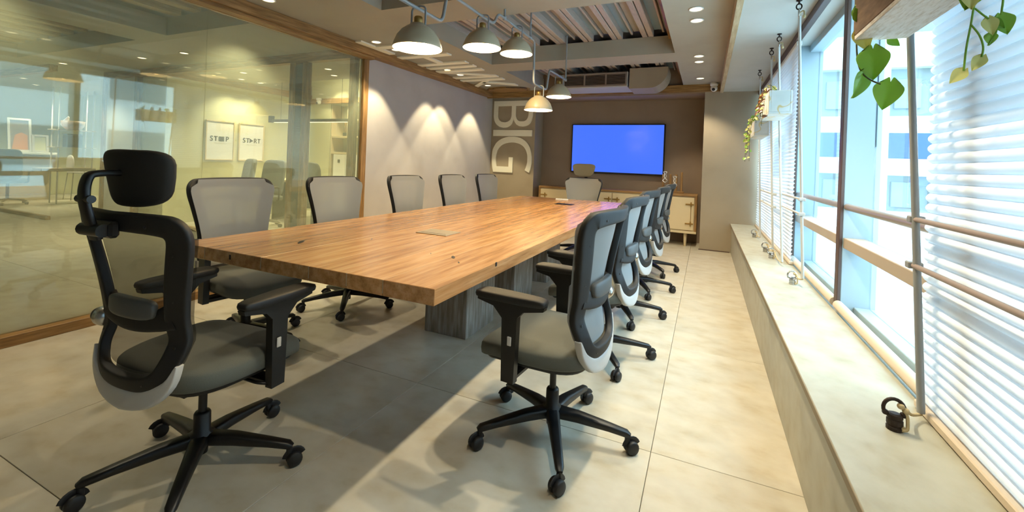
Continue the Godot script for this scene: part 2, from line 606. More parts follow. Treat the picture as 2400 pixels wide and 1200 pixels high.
func build_windows() -> void:
	var mull := [-1.25, 0.2, 1.65, 3.1, 4.55, 6.0]
	for i in mull.size():
		var d: float = mull[i]
		var w := holder("window_%d" % (i + 1), "tall window bay with pale blue frame on the right")
		var st := mb()
		bx(st, 0.735, 0.90, 0.41, 2.33, d - 0.03, d + 0.03)
		obj("mullion", st, M.frame_blue, w)
		st = mb()
		bx(st, 0.718, 0.735, 0.43, 2.33, d - 0.032, d + 0.032)
		obj("mullion_cap", st, M.cap if i != 2 else M.cap, w)
		var e: float = mull[i + 1] if i + 1 < mull.size() else 7.2
		st = mb()
		bx(st, 0.74, 0.85, 0.782, 0.842, d + 0.03, e - 0.03)
		obj("transom", st, M.frame_tan, w)
		st = mb()
		tube(st, [V(0.755, 1.02, d + 0.03), V(0.755, 1.02, e - 0.03)], 0.02, 12)
		obj("guard_rail", st, M.rail, w)
		st = mb()
		tube(st, [V(0.725, 0.452, d + 0.035), V(0.725, 0.452, e - 0.035)], 0.026, 14)
		obj("sill_tube", st, M.sill_tube, w)
		st = mb()
		bx(st, 0.80, 0.90, 0.41, 0.45, d + 0.03, e - 0.03)
		bx(st, 0.80, 0.90, 2.27, 2.33, d + 0.03, e - 0.03)
		obj("window_frame", st, M.frame_blue, w)
		st = mb()
		bx(st, 0.868, 0.876, 0.45, 2.27, d + 0.03, e - 0.03, 0.0)
		obj("pane", st, M.pane, w)
	# pleated blinds
	blind(-1.9, 1.90, "pleated white blind beside the near end of the ledge, filling the right edge")
	blind(4.30, 7.08, "pleated white blind covering the far windows beside the end wall")

func blind(d0: float, d1: float, label: String) -> void:
	var t := thing("pleated_blind", label, "window blind", V(0.685, 0.43, (d0 + d1) / 2), 0, "")
	var h := (d1 - d0) / 2
	var st := mb()
	var y := 0.03
	var k := 0
	while y < 1.855:   # each pleat bulges into the room between two sharp valleys
		var rows := []
		for i in 7:
			var x := 0.006 - 0.0125 * pow(sin(PI * i / 6.0), 0.8)
			rows.append([Vector3(x, y + 0.0330 * i / 6.0, -h), Vector3(x, y + 0.0330 * i / 6.0, h)])
		grid(st, rows, false, false, 2 + k % 2)
		y += 0.0330
		k += 1
	obj("pleated_fabric", st, M.blind, t)
	st = mb()
	cbox(st, Vector3(0, 0.016, 0), Vector3(0.035, 0.026, h * 2), 0.004)
	obj("bottom_rail", st, M.sill_tube, t)
	st = mb()
	cbox(st, Vector3(0, 1.876, 0), Vector3(0.04, 0.036, h * 2), 0.004)
	obj("head_rail", st, M.white, t)

func build_exterior() -> void:
	var st := mb()
	bx(st, 0.95, 16.0, -0.6, -0.3, -6.0, 34.0)
	struct("ground_outside", st, M.face_white)
	# the building across the street, facing the windows at the far end
	# a second wing along the street, opposite the windows
	var wing := thing("street_building", "long pale building wing across the street, mirrored in the glass partition", "building", V(11.0, -0.3, 1.0))
	st = mb()
	cbox(st, Vector3(0, 3.6, 0), Vector3(3.0, 7.2, 17.0), 0.02)
	obj("wall", st, M.face_white, wing)
	for y in [1.5, 3.6, 5.7]:
		for k in 7:
			st = mb()
			cbox(st, Vector3(-1.5, y, -6.9 + 2.3 * k), Vector3(0.12, 1.1, 1.5), 0.01)
			obj("window", st, M.face_grey, wing)
	var b := thing("street_building", "pale building with a blue band seen through the windows", "building", V(4.6, -0.3, 13.0))
	st = mb()
	cbox(st, Vector3(0, 5.5, -1.5), Vector3(7.6, 11.6, 2.6), 0.02)
	obj("wall", st, M.face_grey, b)
	var bands := [[0.0, 0.7, 0], [1.55, 1.95, 0], [1.95, 2.55, 1], [2.55, 2.95, 0], [4.1, 4.9, 2], [6.3, 6.9, 0], [8.2, 8.9, 2]]
	for q in bands:
		st = mb()
		cbox(st, Vector3(0, (q[0] + q[1]) / 2, -0.12), Vector3(7.66, q[1] - q[0], 0.36), 0.015)
		obj("band", st, [M.face_white, M.face_blue, M.face_cream][q[2]], b)
	for x in [-3.0, -0.95, 1.15, 3.2]:
		st = mb()
		cbox(st, Vector3(x, 5.5, 0.05), Vector3(0.42, 11.5, 0.42), 0.02)
		obj("column", st, M.face_white, b)
	for x in [-2.3, -1.65, -0.3, 0.4, 1.8, 2.5]:
		for y in [1.1, 3.5, 5.6, 7.55]:
			st = mb()
			cbox(st, Vector3(x, y, -0.17), Vector3(0.5, 0.7 if y > 1.2 else 0.6, 0.1), 0.01)
			obj("window", st, M.face_grey, b)

func build_ceiling() -> void:
	var c := holder("ceiling", "warm grey ceiling with sunken coffers of ribbed boards")
	var st := mb()
	bx(st, -3.88, -2.65, 2.5, 2.7, -2.0, 7.15, 0.0)
	obj("ceiling_panel", st, M.ceiling, c)
	st = mb()
	bx(st, -0.36, 0.16, 2.5, 2.7, -2.0, 7.15, 0.0)
	obj("ceiling_panel", st, M.ceiling, c)
	for q in [[-2.0, 0.4], [2.98, 3.44], [5.13, 5.57]]:
		st = mb()
		bx(st, -2.65, -0.36, 2.5, 2.7, q[0], q[1], 0.0)
		obj("ceiling_panel", st, M.ceiling, c)
	st = mb()
	bx(st, -3.88, 0.95, 2.86, 2.95, -2.0, 8.2)
	obj("ceiling_deck", st, M.deck, c)
	# ribbed boards in the coffers: pairs of battens with a dark gap
	for q in [[0.4, 2.98], [3.44, 5.13], [5.57, 7.15]]:
		var x := -0.655
		var k := 0
		while x > -2.75:
			for s in [-0.034, 0.034]:
				st = mb()
				bx(st, x + s - 0.028, x + s + 0.028, 2.70, 2.78, q[0], q[1], 0.004)
				obj("batten", st, M.batten, c)
			st = mb()
			bx(st, x + 0.06, x + 0.15, 2.775, 2.80, q[0], q[1], 0.003)
			obj("board", st, M.deck_dark, c)
			st = mb()
			bx(st, x + 0.155, x + 0.175, 2.74, 2.79, q[0], q[1], 0.003)
			obj("batten", st, M.batten, c)
			st = mb()
			bx(st, x + 0.18, x + 0.275, 2.775, 2.80, q[0], q[1], 0.003)
			obj("board", st, M.deck, c)
			x -= 0.345
			k += 1
		st = mb()
		bx(st, -0.43, -0.362, 2.66, 2.75, q[0], q[1], 0.004)
		obj("batten", st, M.trim_z, c)
	# lower ceiling along the windows with its wood fascia
	st = mb()
	bx(st, 0.20, 0.70, 2.38, 2.72, -2.0, 7.15, 0.0)
	struct("ceiling_soffit", st, M.soffit, "lower grey ceiling strip above the windows")
	st = mb()
	bx(st, 0.155, 0.20, 2.365, 2.7, -2.0, 7.15, 0.002)
	struct("trim_fascia", st, M.strip, "wood strip along the step in the ceiling near the windows")
	st = mb()
	bx(st, -3.75, 0.155, 2.385, 2.5, 7.12, 7.16, 0.002)
	struct("trim_back", st, M.trim_x, "wood strip under the ceiling across the end wall")
	st = mb()
	bx(st, -3.75, -3.63, 2.40, 2.5, -2.0, 7.12, 0.003)
	struct("trim_left", st, M.trim_z, "long wood beam under the ceiling above the glass partition")
	st = mb()
	bx(st, -3.74, -3.655, 2.37, 2.40, -2.0, 4.03, 0.002)
	struct("trim_left_lower", st, M.trim_z)
	# downlights, right row and left row
	var rl := [[0.9, 1.6], [2.19, 2.4], [2.48, 2.2], [3.77, 1.9], [4.06, 1.9], [5.34, 1.8], [5.62, 1.8], [6.64, 2.2]]
	var where := ["above the camera end of the ledge", "over the nearest right chair, nearer of a pair", "over the nearest right chair, farther of a pair", "topmost lit disc of the right ceiling row", "second lit disc down the right ceiling row", "third lit disc down the right ceiling row", "fourth lit disc down the right ceiling row", "last lit disc of the right row, nearest the camera dome"]
	for i in rl.size():
		downlight(-0.115, 2.5, rl[i][0], rl[i][1], 52, "round recessed downlight, " + where[i], "downlights in the right ceiling row")
	var ll := [[0.9, 1.6], [2.47, 2.0], [3.78, 1.2], [4.12, 2.8], [5.25, 2.8], [5.6, 2.8], [6.5, 2.8]]
	var w2 := ["above the glass near the camera", "cut by the top edge, above the glass partition", "beside the letter T on the ceiling", "hidden behind the nearest pendant shade", "among the letters I and N", "between letters N and K", "beside the letter K near the end wall"]
	for i in ll.size():
		if i == 2 or i == 1 or i == 0:
			downlight(-3.42, 2.5, ll[i][0], ll[i][1], 48, "round recessed downlight by the left wall, " + w2[i], "downlights along the left wall")
		else:
			downlight(-3.42, 2.5, ll[i][0], ll[i][1], 37, "round recessed downlight by the left wall, " + w2[i], "downlights along the left wall", Color(1.0, 0.94, 0.78), 0.25)

func build_partition() -> void:
	# glass between the meeting room and the corridor
	var p := holder("window_7", "glass partition with wood frame along the left side")
	var st := mb()
	bx(st, -3.80, -3.71, 0.0, 0.065, -2.0, 3.95)
	obj("bottom_rail", st, M.trim_z, p)
	st = mb()
	bx(st, -3.80, -3.735, 0.065, 2.40, 3.95, 4.03, 0.004)
	obj("end_post", st, M.trim_y, p)
	st = mb()
	bx(st, -3.80, -3.75, 2.37, 2.5, -2.0, 3.95)
	obj("top_rail", st, M.trim_z, p)
	for q in [[-2.0, 0.45], [0.453, 2.2], [2.203, 3.95]]:
		st = mb()
		bx(st, -3.782, -3.772, 0.065, 2.37, q[0], q[1], 0.0)
		obj("pane", st, M.pane_green, p)

# ---------------------------------------------------------------- the rooms behind the glass
func build_far_rooms() -> void:
	var c := holder("ceiling_corridor", "corridor ceiling with sunken coffers behind the glass")
	var st := mb()
	bx(st, -15.2, -3.88, 2.86, 2.95, -2.0, 8.2)
	obj("ceiling_deck", st, M.deck, c)
	for q in [[-15.2, -9.5, -2.0, 2.86], [-6.29, -5.65, -2.0, 2.86], [-4.15, -3.88, -2.0, 2.86], [-15.2, -3.88, 2.86, 4.05], [-15.2, -7.9, 4.05, 8.2], [-7.9, -3.88, 4.05, 5.45]]:
		st = mb()
		bx(st, q[0], q[1], 2.5, 2.7, q[2], q[3], 0.0)
		obj("ceiling_panel", st, M.ceiling, c)
	for q in [[-9.5, -6.29], [-5.65, -4.15]]:
		var x: float = q[0] + 0.15
		while x < q[1] - 0.1:
			st = mb()
			bx(st, x, x + 0.12, 2.70, 2.78, -2.0, 2.86, 0.004)
			obj("batten", st, M.strip, c)
			x += 0.36
	# partition across the corridor: wood header, posts and panes
	var p := holder("window_8", "glass front of the offices beyond the corridor")
	st = mb()
	bx(st, -9.6, -3.88, 2.39, 2.5, 3.93, 4.03)
	bx(st, -15.0, -9.6, 2.39, 2.5, 3.25, 3.35)
	obj("header", st, M.trim_x, p)
	st = mb()
	bx(st, -9.6, -3.88, 0.0, 0.06, 3.95, 4.01)
	bx(st, -15.0, -9.6, 0.0, 0.06, 3.27, 3.33)
	obj("bottom_rail", st, M.trim_x, p)
	for x in [-3.92, -4.72, -4.95, -8.6, -9.6]:
		st = mb()
		bx(st, x - 0.04, x + 0.04, 0.06, 2.39, 3.94, 4.02)
		obj("post", st, M.trim_y, p)
	st = mb()
	bx(st, -4.91, -4.76, 0.06, 2.39, 3.965, 4.0)
	obj("post_filler", st, M.dark_metal, p)
	for q in [[-15.0, -9.64, 3.296], [-8.56, -4.99, 3.976], [-4.68, -3.96, 3.976]]:
		st = mb()
		bx(st, q[0], q[1], 0.06, 2.39, q[2], q[2] + 0.008, 0.0)
		obj("pane", st, M.pane, p)
	st = mb()
	bx(st, -9.644, -9.636, 0.06, 2.39, 3.34, 3.94, 0.0)
	obj("pane", st, M.pane, p)
	st = mb()
	bx(st, -9.56, -8.64, 0.01, 2.39, 3.975, 4.005)
	obj("door_leaf", st, M.white, p)
	# first office
	st = mb()
	bx(st, -8.5, -7.9, 0, 2.5, 4.03, 6.9)
	struct("wall_office_left", st, M.olive)
	st = mb()
	bx(st, -8.5, -7.32, 0, 2.86, 6.8, 7.3)
	bx(st, -7.32, -3.88, 0, 2.86, 7.15, 7.3)
	bx(st, -7.32, -3.88, 2.30, 2.86, 6.8, 7.15)
	struct("wall_office_back", st, M.olive)
	st = mb()
	bx(st, -7.9, -7.84, 2.38, 2.5, 4.03, 6.76)
	struct("trim_office_left", st, M.trim_z)
	st = mb()
	bx(st, -7.9, -3.88, 2.31, 2.42, 6.74, 6.8)
	struct("trim_office_back", st, M.trim_x)
	office_furniture()
	var cove := thing("cove_light", "hidden cove light strip that brightens the raised office ceiling behind the glass", "cove light", V(-5.9, 2.66, 5.50))
	st = mb()
	tube(st, [Vector3(-1.8, 0, 0), Vector3(1.8, 0, 0)], 0.012, 8)
	obj("tube", st, glow(Color(1.0, 0.96, 0.75), 2.5), cove)
	st = mb()
	cbox(st, Vector3(0, -0.03, 0.02), Vector3(3.6, 0.02, 0.06), 0.003)
	obj("tray", st, M.white, cove)
	for x in [-1.3, -0.4, 0.5, 1.4]: spot(cove, Vector3(x, 0.02, -0.02), 0.55, 80, Color(1.0, 0.97, 0.78), 0.6, Vector3(0, 0.55, -1), 0.05)
	# second office
	st = mb()
	bx(st, -14.6, -9.66, 0, 2.5, 5.6, 5.8)
	bx(st, -15.0, -14.6, 0, 2.5, 3.36, 5.8)
	struct("wall_office_far", st, M.olive)
	st = mb()
	bx(st, -9.66, -8.5, 0, 2.5, 4.03, 8.0)
	struct("wall_office_between", st, M.olive)
	second_office()
	var warm := Color(1.0, 0.98, 0.80)
	var n := 0
	var spots := [[-6.9, 2.5, 1.5], [-7.6, 2.5, 1.5], [-6.4, 2.5, 3.45], [-7.4, 2.5, 3.45], [-5.2, 2.5, 4.75], [-5.5, 2.5, 5.15], [-6.9, 2.5, 4.6], [-7.55, 2.5, 5.0], [-7.55, 2.5, 5.36], [-7.0, 2.86, 6.45], [-6.5, 2.86, 6.45], [-5.0, 2.86, 6.2], [-13.3, 2.5, 4.3], [-12.3, 2.5, 5.1], [-12.3, 2.5, 3.8], [-9.3, 2.5, 3.3]]
	var wh := ["in the far corridor coffer, first", "in the far corridor coffer, second", "in the corridor ceiling before the office header, first", "in the corridor ceiling before the office header, second", "just behind the office header, first", "just behind the office header, second", "in the office ceiling left of the linear lamp", "above the left poster", "above the right poster", "in the bright tray by the corner dome", "in the bright tray beside it", "in the bright tray over the shelf", "over the framed pictures", "over the far desk", "over the far office chair", "in the corridor by the white door"]
	for q in spots:
		downlight(q[0], q[1] + (0.2 if n < 2 else 0.0), q[2], [1.2, 1.2, 1.3, 1.3, 1.5, 1.5, 1.7, 2.0, 2.0, 2.2, 2.2, 3.4, 4.0, 4.0, 3.2, 1.6][n], 55, "round recessed downlight behind the glass, " + wh[n], "downlights behind the glass", warm, 0.6)
		n += 1

func office_chair_small() -> Node3D:   # padded high-back office chair behind the glass
	var t := thing("office_chair", "", "chair", Vector3.ZERO, 0, "office chairs behind the glass")
	var st := mb()
	cushion(st, Vector3(0, 0.47, -0.02), Vector3(0.25, 0.05, 0.25), 0.4, 0.4)
	obj("seat", st, M.fabric, t)
	st = mb()
	cushion(st, Vector3(0, 0.80, 0.24), Vector3(0.235, 0.30, 0.045), 0.35, 0.5, turned(Vector3.RIGHT, 8), func(p): p.z -= 1.1 * p.x * p.x; return p)
	obj("backrest", st, M.fabric, t)
	for s in [-1, 1]:
		st = mb()
		tube(st, round_path([Vector3(0.2 * s, 0.44, 0.05), Vector3(0.29 * s, 0.44, 0.05), Vector3(0.29 * s, 0.66, 0.05), Vector3(0.29 * s, 0.66, -0.2)], 0.05), 0.014, 8)
		obj("armrest", st, M.black, t)
	st = mb()
	tube(st, [Vector3(0, 0.1, 0), Vector3(0, 0.43, 0)], 0.025, 12)
	obj("gas_lift", st, M.black, t)
	for k in 5:
		var a := TAU * k / 5.0 + 0.3
		var dir := Vector3(cos(a), 0, sin(a))
		st = mb()
		sweep(st, [dir * 0.02 + Vector3.UP * 0.11, dir * 0.3 + Vector3.UP * 0.075], [0.05, 0.03], [0.035, 0.022], Vector3.UP)
		obj("leg", st, M.metal, t)
		st = mb()
		lathe(st, [Vector2(0, -0.022), Vector2(0.026, -0.022), Vector2(0.028, 0), Vector2(0.026, 0.022), Vector2(0, 0.022)], 16, Transform3D(Basis(Vector3.FORWARD, PI / 2) * Basis(), dir * 0.3 + Vector3.UP * 0.03))
		obj("caster", st, M.rubber, t)
	return t

func office_furniture() -> void:
	# desk
	var d := thing("office_desk", "long pale yellow wood desk in the office behind the glass", "desk", V(-6.0, 0, 5.75))
	var st := mb()
	cbox(st, Vector3(0, 0.73, 0), Vector3(2.6, 0.04, 0.9), 0.006)
	obj("desk_top", st, M.cream, d)
	for x in [-1.15, 1.15]:
		st = mb()
		cbox(st, Vector3(x, 0.355, 0), Vector3(0.05, 0.71, 0.7), 0.005)
		obj("leg", st, M.dark_metal, d)
	var c := office_chair_small()
	c.position = V(-7.25, 0, 4.75)
	c.rotation.y = deg_to_rad(160)
	tag(c, "grey padded chair behind the glass, under the left poster")
	dup(c, V(-6.60, 0, 4.80), deg_to_rad(185), "grey padded chair behind the glass, under the right poster")
	dup(c, V(-5.35, 0, 4.70), deg_to_rad(15), "dark high-back chair behind the glass, left of the blue-grey post")
	var h := dup(c, V(-5.55, 0, 6.45), deg_to_rad(200), "brown high-back chair with headrest beside the shelf niche")
	st = mb()
	cushion(st, Vector3(0, 1.20, 0.27), Vector3(0.14, 0.085, 0.04), 0.4, 0.5)
	obj("headrest", st, M.head_pale, h)
	# posters
	poster(-7.892, 1.40, 4.88, 0.50, 0.70, 0)
	poster(-7.892, 1.40, 5.46, 0.50, 0.70, 1)
	# linear lamp
	var l := thing("linear_pendant", "long slim grey linear pendant lamp in the office", "pendant lamp", V(-6.3, 1.80, 5.4))
	st = mb()
	cbox(st, Vector3(0, 0, 0), Vector3(1.95, 0.05, 0.06), 0.004)
	obj("housing", st, M.dark_metal, l)
	for x in [-0.97, 0.97]:
		st = mb()
		cbox(st, Vector3(x, 0.03, 0), Vector3(0.08, 0.12, 0.07), 0.004)
		obj("end_cap", st, M.dark_metal, l)
		st = mb()
		tube(st, [Vector3(x * 0.75, 0.03, 0), Vector3(x * 0.75, 0.70, 0)], 0.003, 6)
		obj("wire", st, M.dark_metal, l)
	st = mb()
	cbox(st, Vector3(0, -0.028, 0), Vector3(1.75, 0.008, 0.05), 0.002)
	obj("diffuser", st, glow(Color(1.0, 0.95, 0.75), 2.2), l)
	for x in [-0.6, 0.0, 0.6]: spot(l, Vector3(x, -0.05, 0), 1.2, 75, Color(1.0, 0.95, 0.7), 0.6, Vector3.DOWN, 0.1)
	# shelf niche in the back wall
	var s := thing("niche_shelves", "cream shelf niche in the far office wall", "shelf", V(-6.4, 0, 6.98))
	for q in [[1.61, -0.88, 0.5], [1.96, -0.40, 0.5], [1.27, -0.88, 0.5]]:
		st = mb()
		bx(st, q[1], q[2], q[0] - 0.02, q[0] + 0.02, -0.17, 0.16)
		obj("shelf", st, M.cream, s)
	st = mb()
	bx(st, -0.46, -0.42, 1.63, 2.29, -0.17, 0.16)
	obj("divider", st, M.cream, s)
	st = mb()
	bx(st, -0.90, -0.88, 0.0, 2.29, -0.17, 0.16)
	obj("side", st, M.cream, s)
	for k in 3:
		var x := -0.62 + 0.34 * k
		st = mb()
		bx(st, x - 0.165, x + 0.165, 0.05, 1.24, -0.19, -0.165)
		var dr := obj("door", st, M.white, s)
		st = mb()
		cbox(st, V(x, 1.10, -0.20), Vector3(0.05, 0.07, 0.02), 0.004)
		obj("handle", st, M.dark_metal, dr)
	var k := thing("knot_sculpture", "dark tangled ball sculpture on the upper niche shelf", "sculpture", V(-6.05, 1.98, 6.95))
	st = mb()
	for i in 4:
		var pts := []
		for j in 20: pts.append(Basis(Vector3(1, i, 0.5 * i).normalized(), i * 1.1) * Vector3(cos(TAU * j / 20) * 0.10, 0, sin(TAU * j / 20) * 0.10) + Vector3(0, 0.115, 0))
		tube(st, pts, 0.014, 6, false, true)
	obj("rings", st, M.black_soft, k)
	var g := thing("gold_figure", "small gold figure on a dark base in the niche", "trophy", V(-6.98, 1.632, 6.90))
	st = mb()
	lathe(st, [Vector2(0.0, 0.07), Vector2(0.02, 0.07), Vector2(0.035, 0.13), Vector2(0.018, 0.19), Vector2(0.04, 0.26), Vector2(0.02, 0.31), Vector2(0.0, 0.32)], 14)
	obj("figure", st, M.brass, g)
	st = mb()
	cbox(st, Vector3(0, 0.035, 0), Vector3(0.09, 0.07, 0.07), 0.004)
	obj("base", st, M.black, g)
	var a := thing("disc_trophy", "round gold plate trophy on a stand in the niche", "trophy", V(-6.12, 1.632, 6.93))
	st = mb()
	lathe(st, [Vector2(0, -0.01), Vector2(0.09, -0.01), Vector2(0.12, 0.006), Vector2(0.12, 0.014), Vector2(0.09, 0.006), Vector2(0, 0.006)], 28, Transform3D(Basis(Vector3.RIGHT, PI / 2 - 0.15), Vector3(0, 0.15, 0)))
	obj("plate", st, M.brass, a)
	st = mb()
	cbox(st, Vector3(0, 0.018, 0), Vector3(0.12, 0.036, 0.06), 0.004)
	obj("stand", st, M.brass, a)
	dome_camera(V(-7.55, 2.335, 6.686), "white dome security camera in the office corner behind the glass", 0.085)

func poster(x: float, y: float, d: float, w: float, h: float, which: int) -> void:
	var t := thing("framed_poster", ["framed white poster reading STOP on the office wall", "framed white poster reading START on the office wall"][which], "poster", V(x, y, d), PI / 2, "")
	var st := mb()
	for s in [-1.0, 1.0]:
		cbox(st, Vector3(s * (w / 2 - 0.01), 0, 0.012), Vector3(0.02, h, 0.024), 0.002)
		cbox(st, Vector3(0, s * (h / 2 - 0.01), 0.012), Vector3(w - 0.04, 0.02, 0.024), 0.002)
	obj("frame", st, M.cream, t)
	st = mb()
	cbox(st, Vector3(0, 0, 0.008), Vector3(w - 0.04, h - 0.04, 0.008), 0.001)
	obj("sheet", st, M.white, t)
	var ink: Material = M.black
	var glyphs: Array = [["S", -0.150], ["T", -0.078], ["P", 0.120]] if which == 0 else [["S", -0.145], ["T", -0.075], ["R", 0.07], ["T", 0.145]]
	for g in glyphs: put("lettering", text_mesh(g[0], 0.085, 0.002, ink, true), t, Transform3D(Basis(), Vector3(g[1], 0.03, 0.0135)))
	st = mb()
	if which == 0:
		for i in 4:   # the O of STOP is a square ruled like a grid
			cbox(st, Vector3(-0.022 + 0.081 * (i / 3.0), 0.03, 0.0135), Vector3(0.015, 0.08, 0.002), 0.0005)
			cbox(st, Vector3(0.0185, 0.03 - 0.035 + 0.0233 * i, 0.0135), Vector3(0.095, 0.012, 0.002), 0.0005)
	else:
		prism(st, PackedVector2Array([Vector2(-0.04, -0.012), Vector2(0.03, 0.03), Vector2(-0.04, 0.072)]), 0.002, Transform3D(Basis(), Vector3(0, 0, 0.0125)))
	obj("mark", st, ink, t)
	var pts := []
	for i in 26: pts.append(Vector3(-0.10 + 0.008 * i, -0.05 + 0.011 * sin(i * 1.9) + 0.006 * sin(i * 0.7), 0.0132))
	st = mb()
	tube(st, pts, 0.0018, 5)
	obj("script_line", st, M.rail, t)

func text_mesh(s: String, height: float, depth: float, m: Material, bold := false) -> TextMesh:
	var f := SystemFont.new()
	f.font_names = PackedStringArray(["Droid Sans"])
	if bold: f.font_weight = 700
	var t := TextMesh.new()
	t.text = s
	t.font = f
	t.font_size = 64
	t.pixel_size = height / 46.0
	t.depth = depth
	t.material = m
	return t

func second_office() -> void:
	# counter with two leaning pictures
	var c := thing("counter_desk", "white and grey counter desk far left behind the glass", "desk", V(-13.5, 0, 4.1), PI / 2)
	var st := mb()
	cbox(st, Vector3(0.05, 1.01, 0), Vector3(1.0, 0.05, 0.7), 0.006)
	obj("counter_top", st, M.white, c)
	st = mb()
	cbox(st, Vector3(0.05, 0.80, 0), Vector3(0.96, 0.37, 0.6), 0.006)
	obj("counter_front", st, M.rail, c)
	st = mb()
	cbox(st, Vector3(0.05, 0.31, -0.05), Vector3(0.9, 0.62, 0.4), 0.006)
	obj("counter_base", st, M.cream, c)
	for q in [[4.12, 0.36, 0.72, 0], [4.40, 0.26, 0.38, 1]]:
		var t := thing("leaning_picture", ["tall framed picture with an orange shape leaning on the counter", "small grey framed picture leaning on the counter"][q[3]], "picture", V(-13.36 + 0.1 * q[3], 1.037, q[0]), PI / 2)
		var b := turned(Vector3.RIGHT, -9)
		st = mb()
		for s in [-1.0, 1.0]:
			cbox(st, b * Vector3(s * (q[1] / 2 - 0.02), q[2] / 2, 0), Vector3(0.04, q[2], 0.04), 0.003, b)
			cbox(st, b * Vector3(0, q[2] / 2 + s * (q[2] / 2 - 0.02), 0), Vector3(q[1] - 0.08, 0.04, 0.04), 0.003, b)
		obj("frame", st, M.white if q[3] == 0 else M.trim_grey, t)
		st = mb()
		cbox(st, b * Vector3(0, q[2] / 2, -0.005), Vector3(q[1] - 0.08, q[2] - 0.08, 0.01), 0.001, b)
		obj("sheet", st, M.rail if q[3] == 0 else M.olive, t)
		if q[3] == 0:
			st = mb()
			prism(st, PackedVector2Array([Vector2(-0.12, 0.05), Vector2(0.12, 0.05), Vector2(0.12, 0.36), Vector2(0.03, 0.42), Vector2(-0.07, 0.36)]), 0.003, Transform3D(b, b * Vector3(0, 0, 0.002)))
			obj("print", st, mat(Color(0.80, 0.50, 0.20), 0.7), t)
	# tube shelf with a bowl and a box
	var s := thing("tube_shelf", "slim white tube shelf unit over a wooden console behind the glass", "shelf", V(-12.3, 0, 4.56), PI / 2)
	for x in [-0.27, 0.27]:
		for z in [-0.15, 0.15]:
			st = mb()
			tube(st, [Vector3(x, 0, z), Vector3(x, 2.4, z)], 0.014, 8)
			obj("upright", st, M.white, s)
	for y in [1.165, 1.53]:
		st = mb()
		cbox(st, Vector3(0, y, 0), Vector3(0.66, 0.015, 0.34), 0.002)
		obj("shelf", st, M.cream, s)
	st = mb()
	cbox(st, Vector3(-0.1, 0.70, 0), Vector3(0.85, 0.07, 0.40), 0.01)
	obj("console_top", st, M.strip, s)
	var o := thing("wooden_bowl", "round wooden bowl with pale stems on the tube shelf", "bowl", V(-12.3, 1.538, 4.56))
	st = mb()
	lathe(st, [Vector2(0.0, 0), Vector2(0.10, 0.0), Vector2(0.17, 0.08), Vector2(0.19, 0.19), Vector2(0.18, 0.19), Vector2(0.15, 0.08), Vector2(0.0, 0.02)], 24)
	obj("bowl", st, M.trim_x, o)
	for i in 4:
		st = mb()
		tube(st, spline([Vector3(-0.1, 0.02, 0), Vector3(-0.22 - 0.02 * i, 0.12, 0.03 * i), Vector3(-0.20 + 0.05 * i, 0.28, 0.02 * i)]), 0.012, 6)
		obj("stem", st, M.white, o)
	var bxx := thing("dark_box", "dark square box on the lower tube shelf", "box", V(-12.3, 1.1735, 4.56))
	st = mb()
	cbox(st, Vector3(0, 0.13, 0), Vector3(0.22, 0.26, 0.24), 0.006)
	obj("body", st, M.black_soft, bxx)
	st = mb()
	cbox(st, Vector3(0, 0.272, 0), Vector3(0.24, 0.02, 0.26), 0.004)
	obj("lid", st, M.dark_metal, bxx)
	var ch := office_chair_small()
	ch.position = V(-12.55, 0, 3.72)
	ch.rotation.y = deg_to_rad(60)
	tag(ch, "dark task chair at the counter, far left behind the glass")
	var st2 := thing("round_stool", "small pale oval-backed stool beside the counter", "stool", V(-12.9, 0, 4.9))
	st = mb()
	cushion(st, Vector3(0, 0.80, 0.14), Vector3(0.16, 0.2, 0.02), 0.8, 0.5)
	obj("backrest", st, M.trim_grey, st2)
	st = mb()
	cushion(st, Vector3(0, 0.62, 0), Vector3(0.19, 0.03, 0.17), 0.5, 0.8)
	obj("seat", st, M.trim_grey, st2)
	for x in [-0.13, 0.13]:
		for z in [-0.11, 0.13]:
			st = mb()
			tube(st, [Vector3(x, 0.61, z), Vector3(x * 1.35, 0.0, z * 1.35)], 0.01, 8)
			obj("leg", st, M.metal, st2)

